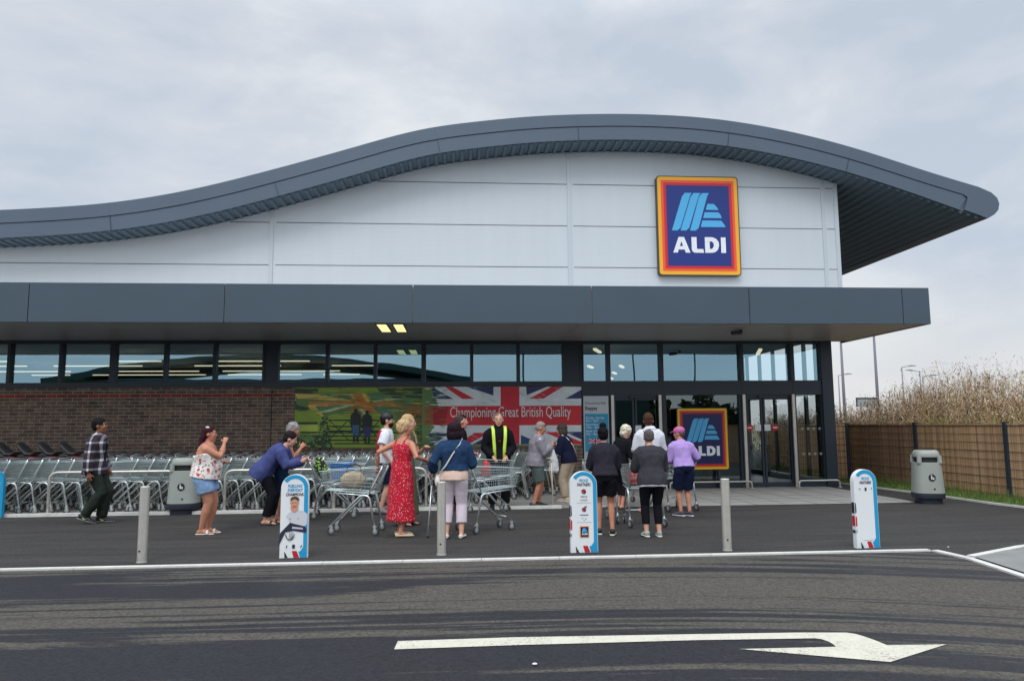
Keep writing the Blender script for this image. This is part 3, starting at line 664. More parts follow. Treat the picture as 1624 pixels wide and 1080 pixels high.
# ---- mural on the brick wall
MY = FY-.085
mu = thing('wall_mural', 'long banner of green fields and a union flag reading Championing Great British Quality', 'banner')
mc = [('m_green', (146, 172, 66)), ('m_dkgreen', (58, 78, 56)), ('m_mid', (106, 138, 80)), ('m_lime', (188, 204, 90)), ('m_yellow', (222, 196, 104)), ('m_orange', (206, 132, 62)), ('m_teal', (84, 140, 112)),
      ('m_navy', (50, 60, 111)), ('m_white', (226, 236, 240)), ('m_red', (213, 47, 60)), ('m_black', (32, 42, 42)), ('m_blue', (47, 78, 121)), ('m_brown', (144, 111, 65)), ('m_pale', (196, 221, 183)), ('m_jeans', (60, 103, 144)), ('m_fold', (188, 202, 206)), ('m_dred', (167, 34, 47))]
MM = [mat(n_, srgb(*c), .55, var=.16, vscale=2.2) for n_, c in mc]; ID = {n_: i for i, (n_, c) in enumerate(mc)}
def q7(x, y): return Yp(440+x/6.246, 600+y/6.246, MY)
def q8(x, y): return Yp(680+x/5.8, 600+y/5.8, MY)
mbm = MB(); lv = [0]
def mp_(pts, name, q_=q7, lvl=None):
    lv[0] += 1; k = lv[0]*.00006
    mbm.prism([q_(*p) for p in pts], MY-.001-k, MY-k+.0025, ID[name])
zt = q7(200, 92)[1]; zb = q7(200, 690)[1]; xa = q7(172, 300)[0]; xb = q8(1400, 300)[0]
mbm.box(xa, xb, MY, MY+.025, zb, zt, ID['m_green'])
def clip_rect(pts): return pts
sb = 690
mp_([(174,95),(1500,95),(1500,150),(1180,170),(900,160),(640,140),(400,150),(174,150)], 'm_mid')
mp_([(400,100),(980,95),(1020,130),(860,165),(640,135),(410,148)], 'm_green')
mp_([(174,100),(400,105),(405,150),(174,155)], 'm_dkgreen')
mp_([(980,95),(1560,95),(1620,330),(1320,260),(1020,140)], 'm_dkgreen')
mp_([(174,230),(250,190),(320,230),(340,300),(260,320),(174,310)], 'm_dkgreen')
mp_([(174,320),(420,370),(500,400),(1620,420),(1620,350),(700,300)], 'm_mid')
mp_([(174,330),(330,320),(500,400),(480,430),(174,425)], 'm_green')
mp_([(174,432),(400,430),(400,455),(174,455)], 'm_dkgreen')
mp_([(174,460),(400,460),(400,525),(174,520)], 'm_lime')
mp_([(500,350),(1040,350),(1040,640),(500,640)], 'm_green')
mp_([(174,528),(1620,528),(1620,545),(174,545)], 'm_dkgreen')
mp_([(174,560),(430,560),(560,690),(174,690)], 'm_dkgreen'); mp_([(210,575),(330,560),(380,600),(300,640)], 'm_mid')
mp_([(1380,520),(1620,520),(1620,688),(1380,688)], 'm_mid')
# streaming yellowed flag across the hills
mp_([(174,150),(500,150),(840,235),(1200,190),(1400,200),(1620,270),(1620,330),(1300,300),(1000,320),(760,300),(500,370),(330,300),(190,260)], 'm_mid')
mp_([(174,152),(420,160),(780,215),(700,235),(300,200),(200,200)], 'm_yellow')
mp_([(300,232),(780,236),(1560,270),(1560,300),(900,268),(330,262)], 'm_orange')
mp_([(345,268),(740,262),(400,345)], 'm_teal'); mp_([(395,160),(690,165),(750,220)], 'm_teal'); mp_([(890,160),(1180,165),(940,225)], 'm_teal'); mp_([(930,270),(1400,310),(1000,345)], 'm_teal')
mp_([(380,345),(520,330),(770,262),(700,262),(400,330)], 'm_pale'); mp_([(345,262),(740,255),(740,264),(345,278)], 'm_pale'); mp_([(940,225),(1250,185),(1400,205),(1250,205),(960,236)], 'm_pale')
mp_([(710,155),(850,150),(900,235),(1000,345),(900,340),(830,270),(790,230)], 'm_orange'); mp_([(710,155),(745,153),(800,235),(770,235)], 'm_yellow'); mp_([(835,152),(870,155),(915,232),(885,232)], 'm_yellow'); mp_([(800,300),(850,300),(900,350),(850,350)], 'm_pale')
mp_([(300,260),(360,262),(470,380),(520,420),(400,350),(320,300)], 'm_yellow')
mp_([(1250,260),(1620,275),(1620,470),(1480,460),(1350,400),(1250,330)], 'm_brown')
mp_([(1400,462),(1620,470),(1620,520),(1400,515)], 'm_mid')
# field gate, hedge and the two onlookers
hr = random.Random(4)
for k in range(90):
    cy_ = hr.uniform(385, 690); cx_ = 480+hr.uniform(-60, 55)*(.5+.6*(cy_-385)/305)-10; r_ = hr.uniform(9, 24); mp_([(cx_+r_*hr.uniform(.5, 1.2)*math.cos(a_*1.05), cy_+r_*hr.uniform(.5, 1.2)*math.sin(a_*1.05)) for a_ in range(6)], hr.choice(('m_dkgreen', 'm_dkgreen', 'm_black', 'm_mid')))
for k in range(60):
    cx_ = hr.uniform(180, 420) if k % 2 else hr.uniform(1340, 1420); cy_ = hr.uniform(560, 680) if k % 2 else hr.uniform(360, 600); r_ = hr.uniform(6, 18); mp_([(cx_+r_*hr.uniform(.5, 1.2)*math.cos(a_*1.05), cy_+r_*hr.uniform(.5, 1.2)*math.sin(a_*1.05)) for a_ in range(6)], hr.choice(('m_dkgreen', 'm_mid', 'm_green')))
for y in (408, 470, 515, 565, 605): mp_([(505,y),(1010,y),(1010,y+12),(505,y+12)], 'm_black')
for a, c in (((515,415),(700,605)), ((700,415),(515,605)), ((700,415),(860,605)), ((940,415),(780,605)), ((850,415),(1010,605)), ((1010,415),(860,605))):
    mp_([(a[0]-5,a[1]),(a[0]+5,a[1]),(c[0]+5,c[1]),(c[0]-5,c[1])], 'm_black')
mp_([(560,640),(1000,640),(1000,650),(560,650)], 'm_black')
def man(cx, top, w, leg):
    mp_([(cx-14,top),(cx+14,top),(cx+16,top+24),(cx+9,top+40),(cx-9,top+40),(cx-16,top+24)], 'm_black')
    mp_([(cx-w,top+62),(cx-w*.5,top+36),(cx+w*.5,top+36),(cx+w,top+62),(cx+w,top+150),(cx+w*.75,top+215),(cx-w*.75,top+215),(cx-w,top+150)], 'm_black')
    mp_([(cx-w*.7,top+160),(cx+w*.7,top+160),(cx+w*.6,top+265),(cx+w*.1,top+265),(cx,top+200),(cx-w*.1,top+265),(cx-w*.6,top+265)], leg)
    mp_([(cx-w*.6,top+265),(cx-w*.15,top+265),(cx-w*.2,top+330),(cx-w*.5,top+330)], 'm_black'); mp_([(cx+w*.15,top+265),(cx+w*.6,top+265),(cx+w*.5,top+330),(cx+w*.2,top+330)], 'm_black')
sr = random.Random(8)
def streak(x, y, l, h_, name): mp_([(x-l, y+sr.uniform(-2, 2)), (x-l*.3, y-h_), (x+l*.4, y-h_*.8), (x+l, y+sr.uniform(-2, 2)), (x+l*.4, y+h_), (x-l*.4, y+h_*.8)], name)
for k in range(230):                                   # wind blown blur of the flag into the fields
    y = sr.uniform(100, 340); x = sr.uniform(330, 1500)
    if (500 < x < 620) and y > 320: continue
    nm = sr.choice(('m_mid', 'm_green', 'm_teal', 'm_yellow')) if abs(y-255) > 32 else sr.choice(('m_orange', 'm_yellow', 'm_orange', 'm_brown'))
    if 700 < x < 960 and 160 < y < 345: nm = sr.choice(('m_orange', 'm_yellow', 'm_orange', 'm_brown'))
    streak(x, y, sr.uniform(25, 90), sr.uniform(1.2, 3.4), nm)
for k in range(170):
    y = sr.uniform(100, 680); x = sr.uniform(1180, 1580)
    nm = sr.choice(('m_brown', 'm_dred', 'm_mid')) if 270 < y < 450 else sr.choice(('m_mid', 'm_dkgreen', 'm_teal', 'm_green'))
    streak(x, y, sr.uniform(40, 110), sr.uniform(1.5, 5), nm)
for k in range(120):                                   # grass and hedge marks in the fields
    y = sr.uniform(345, 680); x = sr.uniform(180, 1350); streak(x, y, sr.uniform(8, 34), sr.uniform(.8, 2.2), sr.choice(('m_green', 'm_lime', 'm_mid', 'm_lime', 'm_dkgreen')))
man(778, 302, 50, 'm_jeans'); man(890, 320, 48, 'm_navy')
# the flag half
e8 = 1400
mp_([(60,78),(e8,78),(e8,610),(0,610),(0,440),(60,300)], 'm_white', q8)
mp_([(0,80),(60,95),(225,190),(0,190)], 'm_navy', q8); mp_([(150,80),(215,78),(420,188),(310,190)], 'm_red', q8); mp_([(352,79),(595,78),(592,158)], 'm_navy', q8)
mp_([(893,77),(1090,76),(900,155)], 'm_navy', q8); mp_([(1130,76),(1235,76),(1050,188),(920,188)], 'm_red', q8); mp_([(e8,105),(e8,186),(1250,188)], 'm_navy', q8)
mp_([(660,78),(832,78),(832,608),(660,608)], 'm_red', q8)
mp_([(90,255),(e8,250),(e8,430),(60,432)], 'm_red', q8)
mp_([(0,505),(190,505),(40,610),(0,610)], 'm_navy', q8); mp_([(420,500),(560,500),(370,600),(330,590),(330,560)], 'm_red', q8); mp_([(400,608),(560,520),(590,608)], 'm_navy', q8)
mp_([(1060,495),(1170,492),(e8,580),(e8,606),(1330,606)], 'm_red', q8); mp_([(1250,492),(e8,490),(e8,560)], 'm_navy', q8); mp_([(845,520),(845,606),(1060,606)], 'm_blue', q8)
mp_([(-60,80),(20,95),(90,255),(60,432),(0,520),(40,600),(-60,610)], 'm_mid', q8); mp_([(-40,255),(110,255),(110,430),(-40,430)], 'm_brown', q8); mp_([(40,257),(180,257),(150,430),(40,428)], 'm_dred', q8)
def q8s(x, y, l, h_, nm): mp_([(x-l, y), (x, y-h_), (x+l, y), (x, y+h_)], nm, q8)
for k in range(150):
    y = sr.uniform(85, 600); x = sr.uniform(-30, 150); l = sr.uniform(20, 70)
    if x-l < -60: continue
    q8s(x, y, l, sr.uniform(1, 5), (sr.choice(('m_dred', 'm_brown', 'm_dred')) if 257 < y < 430 else sr.choice(('m_mid', 'm_dkgreen', 'm_white', 'm_pale', 'm_teal'))))
for k in range(70):                                    # folds in the cloth
    x = sr.uniform(200, 1330); y = sr.uniform(90, 245) if k % 2 else sr.uniform(440, 600); l = sr.uniform(15, 50)
    if 650 < x < 840: continue
    mp_([(x-l, y-l*.35), (x, y-1.5), (x+l, y+l*.35), (x, y+2.2)], sr.choice(('m_pale', 'm_white', 'm_blue')) if k % 5 == 0 else 'm_fold', q8)
mbm.build('printed_panel', MM, mu)
for v in (MY,):
    x, z = q8(193, 358); x2 = q8(1300, 358)[0]
    txt('Championing Great British Quality', .36, x, z, MY-.06, M['white'], mu, width=x2-x)
# ================================================================ street furniture
def rebase(root):
    """put a thing's Empty at its base; its parts were modelled in place"""
    ch = [o for o in COL.objects if o.parent == root]
    lo = Vector((1e9,)*3); hi = -lo
    for o in ch:
        for v in o.bound_box:
            for i in range(3): lo[i] = min(lo[i], v[i]+o.location[i]); hi[i] = max(hi[i], v[i]+o.location[i])
    b_ = Vector(((lo.x+hi.x)/2, (lo.y+hi.y)/2, lo.z)); root.location = b_
    for o in ch: o.location = Vector(o.location)-b_
# bollards
for (u, v), ww in (((222, 892), 'left bin'), ((700, 880), 'x'), ((1156, 873), 'y')):
    x, y = G(u, v); y += .05
    lb = {'left bin': 'steel bollard standing on the kerb below the plaid shirted walker', 'x': 'steel bollard in front of the woman in the denim jacket', 'y': 'steel bollard in front of the ALDI sign at the glass entrance'}[ww]
    t = thing('bollard', lb, 'bollard', (x, y, 0), 0, 'steel bollards along the kerb')
    b = MB(); b.lathe([(.055, -.03), (.055, .868), (.048, .876)], n=28); b.build('post', M['steel'], t, 'auto')
    b = MB(); b.lathe([(.062, -.005), (.062, .004), (.057, .006)], n=28); b.build('base_plate', M['steel'], t, 'auto')
    b = MB(); b.lathe([(.012, 0), (.012, .004)], n=10); o = b.build('bolt', M['blackp'], t); o.location = (-.012, -.053, .13); o.rotation_euler = (R(90), 0, 0)
# litter bins
def make_bin(loc, rz, label):
    t = thing('litter_bin', label, 'litter bin', (*loc, 0), rz, 'litter bins outside the shop'); s = 2.9
    b = MB(); b.lathe([(.225, 0), (.23, .09), (.275, .10), (.285, .17), (.28, .20)], n=40, sq=s); b.build('base', mat('bin_base', srgb(40, 46, 58), .55) if 'bin_base' not in bpy.data.materials else bpy.data.materials['bin_base'], t, 'auto')
    # body with a real slot: lower shell, corner pillars, hood
    b = MB(); b.lathe([(.278, .2), (.275, .24), (.243, .78), (.235, .785)], n=40, sq=s)
    b.lathe([(.228, .885), (.230, .89), (.224, .955), (.198, 1.005), (.165, 1.02)], n=40, sq=s)
    for a in (45, 135, 225, 315):
        c = Vector((math.cos(R(a)), math.sin(R(a)), 0)); p = c*.262
        b.tube([p*1.0+Vector((0, 0, .77)), p*.97+Vector((0, 0, .92))], [.045, .045], 10)
    b.build('body', M['binbody'], t, 'auto')
    b = MB(); b.lathe([(.20, .70), (.20, .92)], n=24, sq=s); b.build('liner', M['dark'], t)
    b = MB(); b.lathe([(.15, 1.012), (.15, 1.02), (.12, 1.022)], n=24, sq=2); b.build('stubber_plate', M['navy'], t)
    e = MB(); yf = -.270
    e.prism([(.062*math.cos(k*.3), .5+.062*1.08*math.sin(k*.3)) for k in range(21)], yf-.004, yf+.01, 0)
    e.prism([(-.02, .465), (-.002, .465), (.0, .52), (-.012, .535), (-.022, .52)], yf-.008, yf-.004, 1); e.ell((-.014, yf-.006, .546), (.009, .003, .010), n=8, m_=5, mi=1)
    e.prism([(.008, .465), (.036, .465), (.034, .50), (.008, .50)], yf-.008, yf-.004, 1); e.prism([(-.004, .515), (.012, .507), (.014, .512), (-.004, .524)], yf-.008, yf-.004, 1)
    o = e.build('emblem', [M['dark'], M['white']], t); 
    e = MB(); e.lathe([(.016, 0), (.016, .008)], n=12); o = e.build('lock', M['dark'], t); o.location = (.03, -.276, .285); o.rotation_euler = (R(90), 0, 0)
    return t
make_bin(G(291, 814), R(6), 'grey green litter bin at the trolley bay beside the woman in denim shorts')
make_bin(G(1473, 797), R(-14), 'grey green litter bin by the slatted fence near the corner')
# hooped rails
def hoop(pts, r, label, name='hoop_rail', group='steel hoop rails round the trolley bay'):
    t = thing(name, label, 'rail', (0, 0, 0), 0, group)
    b = MB(); b.tube(arc(pts, .16, 6), r, 12); b.build('hoop', M['steel'], t, True)
    for p in (pts[0], pts[-1]):
        b = MB(); b.lathe([(.055, -.0), (.055, .01), (.03, .014)], (p[0], p[1], .03 if name == 'hoop_rail' else .0), 16); b.build('floor_flange', M['steel'], t)
    rebase(t)
def hx(u): return G(u, 816 if u < 400 else 809)[0]
hy = 14.62; hz_ = Yp(200, 748, hy)[1]
for a, c, l in ((78, 268, 'steel hoop rail behind the plaid shirted walker'), (345, 530, 'steel hoop rail behind the woman with white flip flops and the leaning woman'), (560, 675, 'steel hoop rail behind the woman in the red dress')):
    hoop([(hx(a), hy, 0), (hx(a), hy, hz_), (hx(c), hy, hz_), (hx(c), hy, 0)], .028, l)
hoop([(hx(4), hy, 0), (hx(4), hy, hz_), (hx(4)+.1, hy+2.6, hz_), (hx(4)+.1, hy+2.6, 0)], .024, 'steel hoop rail at the left edge, running back towards the brick wall')
for a, c, l in ((1052, 1186, 'low steel guard rail left of the second pair of doors'), (1266, 1336, 'low steel guard rail at the right end of the entrance glass')):
    xa_, xb_ = G(a, 773)[0], G(c, 773)[0]; hoop([(xa_, 18.08, 0), (xa_, 18.08, .17), (xb_, 18.08, .17), (xb_, 18.08, 0)], .022, l, 'guard_rail', 'low guard rails at the doors')
# fence
fx = 11.02
FZ = 1.53
def fence_run(name, p0, p1, posts, col, label, seed):
    t = thing(name, label, 'fence', (0, 0, 0), 0, 'slatted fence along the right side'); a = Vector(p0); c = Vector(p1); L_ = (c-a).length; d = (c-a)/L_; n_ = Vector((d.y, -d.x)); rg = random.Random(seed)
    b = MB(); s_ = 0; ms = []
    while s_ < L_-.03:
        w = rg.uniform(.014, .022); p = a+d*s_+n_*rg.uniform(-.004, .004); q_ = p+d*w; mi = rg.choice((0, 0, 1, 2))
        b.slab([tuple(p), tuple(q_), tuple(q_-n_*.012), tuple(p-n_*.012)], .03, FZ-.03-rg.uniform(0, .012), mi); s_ += w+.004
    b.build('slat_screen', col, t)
    b = MB(); 
    for k in range(9):
        z = .1+k*(FZ-.15)/8; p = a+n_*.012; q_ = c+n_*.012; b.tube([(p.x, p.y, z), (q_.x, q_.y, z)], .0045 if k not in (2, 5) else .006, 4)
    s_ = .1
    while s_ < L_: p = a+d*s_+n_*.016; b.tube([(p.x, p.y, .04), (p.x, p.y, FZ-.02)], .0016, 4); s_ += .25
    b.build('wire_mesh', M['navy'], t)
    b = MB(); p = a; q_ = c; b.slab([tuple(p+n_*.02), tuple(q_+n_*.02), tuple(q_-n_*.02), tuple(p-n_*.02)], FZ-.03, FZ-.005); b.build('top_rail', col[0], t)
    for s_ in posts:
        p = a+d*s_; b = MB(); b.box(p.x-.045, p.x+.045, p.y-.045, p.y+.045, -.02, FZ+.03); b.build('fence_post', M['navy'], t)
    rebase(t)
slat = [mat('willow_slat', srgb(188, 152, 114), .9), mat('willow_slat_dark', srgb(166, 132, 98), .9), mat('willow_slat_pale', srgb(200, 166, 128), .9)]
slat2 = [mat('brown_slat', srgb(160, 126, 98), .9), mat('brown_slat_dark', srgb(138, 108, 84), .9), mat('brown_slat_pale', srgb(172, 138, 108), .9)]
yc_ = 20.6
fence_run('slat_fence', (9.4, yc_), (fx, yc_), [1.58], slat, 'short pale bamboo fence run next to the building corner', 1)
fence_run('slat_fence', (fx, yc_-.05), (fx, 17.45), [3.1], slat2, 'dark brown fence run behind the right litter bin', 2)
fence_run('slat_fence', (fx, 17.40), (fx, 6.5), [2.95, 5.9, 8.85], slat, 'long bamboo fence run from the bin to the right edge', 3)
# ---- reeds behind the fence
def reeds():
    rg = np.random.default_rng(11)
    V = []; Fc = []; Mi = []
    def quad(p0, p1, w, mi, taper=.3):
        a = rg.uniform(0, math.pi); d = np.array([math.cos(a)*w, math.sin(a)*w, 0]); i = len(V)
        V.extend([p0-d, p0+d, p1+d*taper, p1-d*taper]); Fc.append((i, i+1, i+2, i+3)); Mi.append(mi)
    def hgt(x, y):
        # taller towards the right (nearer), lower and patchy by the building
        u = x/y
        h = y*np.interp(u, [.48, .52, .56, .60, .66, .72, .80], [15, 20, 28, 44, 66, 78, 72])/1194
        return 1.5+h*(1+.16*math.sin(x*1.7+y*.9)+.12*math.sin(x*4.1-y*2.3))
    for k in range(5600):
        y = rg.uniform(14.5, 36); x = 11.5+abs(rg.normal(0, 1))*3.2 if k % 3 else rg.uniform(11.4, 24)
        if x/y > 1.05 or x/y < .42: continue
        H = hgt(x, y)*(rg.uniform(.62, .98) if k % 6 else rg.uniform(.95, 1.13)); lean = rg.normal(0, .13, 2); p0 = np.array([x, y, -.05]); p1 = p0+np.array([lean[0]*H, lean[1]*H, H])
        mi = int(rg.choice([0, 0, 0, 1, 1, 2])); quad(p0, p1, .008, mi)
        for j in range(rg.integers(3, 8)):                      # side twigs / leaves
            t = rg.uniform(.25, .98); q_ = p0*(1-t)+p1*t; dr = np.array([rg.normal(0, 1), rg.normal(0, 1), rg.uniform(.3, 1.7)]); dr /= np.linalg.norm(dr); l = rg.uniform(.15, .42)
            e_ = q_+dr*l; quad(q_, e_, rg.uniform(.004, .013), mi if rg.random() < .8 else 2, .2)
            if t > .6:
                for _ in range(rg.integers(2, 5)):
                    s_ = e_+rg.normal(0, .035, 3); quad(s_, s_+rg.normal(0, .035, 3)+np.array([0, 0, .01]), rg.uniform(.006, .013), int(rg.choice([3, 3, 1, 4])), .8)
        for _ in range(rg.integers(4, 9)):
            s_ = p1+rg.normal(0, .06, 3); quad(s_, s_+rg.normal(0, .04, 3), rg.uniform(.006, .013), int(rg.choice([3, 4, 1])), .7)
    # scrubby undergrowth
    for k in range(18000):
        y = rg.uniform(12, 30); x = rg.uniform(11.3, 19)
        if x/y > 1.05: continue
        z = rg.uniform(0, 1)**.8*hgt(x, y)*.70; s_ = np.array([x, y, z]); mi = int(rg.choice([5, 5, 1, 0, 2, 2])) if z < 1.9 and math.sin(x*2.1+y*1.3)+math.sin(y*2.9) > -.2 else int(rg.choice([0, 1, 2, 4]))
        quad(s_, s_+rg.normal(0, .10, 3)+np.array([0, 0, .10]), rg.uniform(.010, .028), mi, .3)
    me = bpy.data.meshes.new('reed_bed'); me.from_pydata([tuple(v) for v in V], [], Fc)
    for c in ((176, 144, 108), (134, 106, 80), (146, 144, 86), (214, 194, 172), (194, 166, 136), (112, 128, 62)): me.materials.append(mat('reed_%d' % c[0], srgb(*c), .95))
    me.polygons.foreach_set('material_index', Mi); o = bpy.data.objects.new('reed_bed', me); COL.objects.link(o)
    tag(o, 'tall dry brown reeds and seed heads growing behind the slatted fence', 'reeds', None, 'stuff')
reeds()
# ---- far lamp columns, flag poles, road sign back
pole_m = mat('pole_grey', srgb(128, 132, 142), .6)
def lamp(u, v, D, side, label, zg=0):
    x, z = Yp(u, v, D); t = thing('street_lamp', label, 'street lamp', (x, D, 0), 0, 'far street lamps behind the reeds')
    b = MB(); b.tube([(0, 0, -.1), (0, 0, z)], [.11, .06], 10); b.build('column', pole_m, t, True)
    b = MB(); b.tube([(0, 0, z-.05), (side*.9, 0, z+.12)], .04, 8); b.build('arm', pole_m, t)
    b = MB(); b.rings([(side*.8, 0, z+.1), (side*1.2, 0, z+.16), (side*1.75, 0, z+.14)], [(.05, .12), (.08, .16), (.03, .10)], n=10); b.build('lantern', pole_m, t, True)
lamp(1430, 582, 85, 1, 'tallest far street lamp, standing alone with its lantern to the right')
lamp(1458.5, 589, 85, -1, 'far street lamp with its lantern pointing left')
lamp(1463, 597, 82, 1, 'far street lamp just right of another, lantern to the right')
lamp(1329.5, 595, 90, 1, 'far street lamp close to the building corner beside a tall pole')
for (u, v), l in (((1333.0, 535), 'tall thin pole nearest the building corner'), ((1385, 520), 'tall thin pole above the back of the road sign')):
    x, z = Yp(u, v, 62); t = thing('flag_pole', l, 'pole', (x, 62, 0), 0, 'tall thin poles behind the reeds')
    b = MB(); b.tube([(0, 0, -.1), (0, 0, z)], [.15, .09], 10); b.build('pole', mat('pole_mauve', srgb(120, 118, 132), .6) if 'pole_mauve' not in bpy.data.materials else bpy.data.materials['pole_mauve'], t, True)
    b = MB(); b.ell((0, 0, z+.06), (.12, .12, .12)); b.build('finial', pole_m, t, True)
x0, z1 = Yp(1357, 630.5, 58); x1, z0 = Yp(1391, 645, 58)
t = thing('road_sign', 'grey back of a rectangular road sign beyond the reeds', 'road sign', ((x0+x1)/2, 58, 0))
w = (x1-x0)/2; b = MB(); b.box(-w, w, -.02, .02, z0, z1, 0); b.box(-w, w, -.06, -.02, z1-.1, z1, 1); b.box(-w, -w+.1, -.06, -.02, z0, z1-.1, 1); b.build('sign_plate', [mat('sign_back', srgb(150, 160, 168), .5), M['navy']], t)
for s_ in (-.5, .5): b = MB(); b.tube([(s_*w, .08, -.05), (s_*w, .08, z1)], .05, 8); b.build('post', pole_m, t)
# ---- across the car park, seen mirrored in the windows
t = thing('warehouse', 'grey shed with a curved dark roof across the car park, mirrored in the windows', 'building', (-18, -52, 0))
b = MB(); b.box(-24, 17, -14, 0, 0, 7.2); b.build('wall', mat('shed_wall', srgb(110, 120, 124), .8), t)
b = MB(); cv = [(-28+k*2.4, 6.9+3.0*math.sin(min(1, max(0, k/20))*math.pi*.93+.12)) for k in range(21)]; b.prism(cv+[(x, z-.7) for x, z in cv[::-1]], -15, 1.6); b.build('roof', mat('shed_roof', srgb(40, 66, 62), .6), t)
for k in range(6): b = MB(); b.box(-16+k*5.4, -13+k*5.4, .0, .06, .2, 3.2); b.build('window', M['navy'], t)
t = thing('lorry_trailer', 'dark green box trailer parked across the car park, mirrored in the entrance glass', 'trailer', (11.5, -26, 0))
b = MB(); b.box(-4.5, 4.5, -1.2, 1.2, 1.1, 4.0); b.build('box_body', mat('trailer_green', srgb(50, 80, 76), .5), t)
for x in (-3.4, -2.2, 2.6): b = MB(); b.rings([(x, 1.15, .5), (x, .85, .5)], .5, (1, 0, 0), 20); b.build('wheel', M['tyre'], t)
for i, (x, y, h) in enumerate(((6, -30, 8), (17, -34, 8.5), (21, -28, 8))):
    t = thing('street_lamp', ('car park lamp', 'second car park lamp', 'third car park lamp')[i]+' across the road, mirrored in the entrance glass', 'street lamp', (x, y, 0)); b = MB(); b.tube([(0, 0, 0), (0, 0, h)], .08, 8); b.build('column', M['navy'], t); b = MB(); b.box(-.9, .9, -.12, .12, h, h+.1); b.build('lantern', M['navy'], t)
def hedge(name, x0, x1, y, h, n, seed, label):
    rg = np.random.default_rng(seed); V = []; Fc = []
    for k in range(n):
        x = rg.uniform(x0, x1); z = rg.uniform(0, 1)*h*(1+.3*math.sin(x*.8)+.2*math.sin(x*2.3)); c = np.array([x, y+rg.normal(0, 1.2), z]); i = len(V)
        a, d = rg.normal(0, .3, 3), rg.normal(0, .3, 3); V += [c-a, c+d, c+a, c-d]; Fc.append((i, i+1, i+2, i+3))
    me = bpy.data.meshes.new(name); me.from_pydata([tuple(v) for v in V], [], Fc); me.materials.append(mat('hedge_leaf', srgb(70, 82, 50), .9)); o = bpy.data.objects.new(name, me); COL.objects.link(o)
    tag(o, label, 'hedge', None, 'stuff')
hedge('tree_belt', -2, 60, -62, 4.2, 9000, 2, 'dark tree belt across the car park, mirrored in the glass')
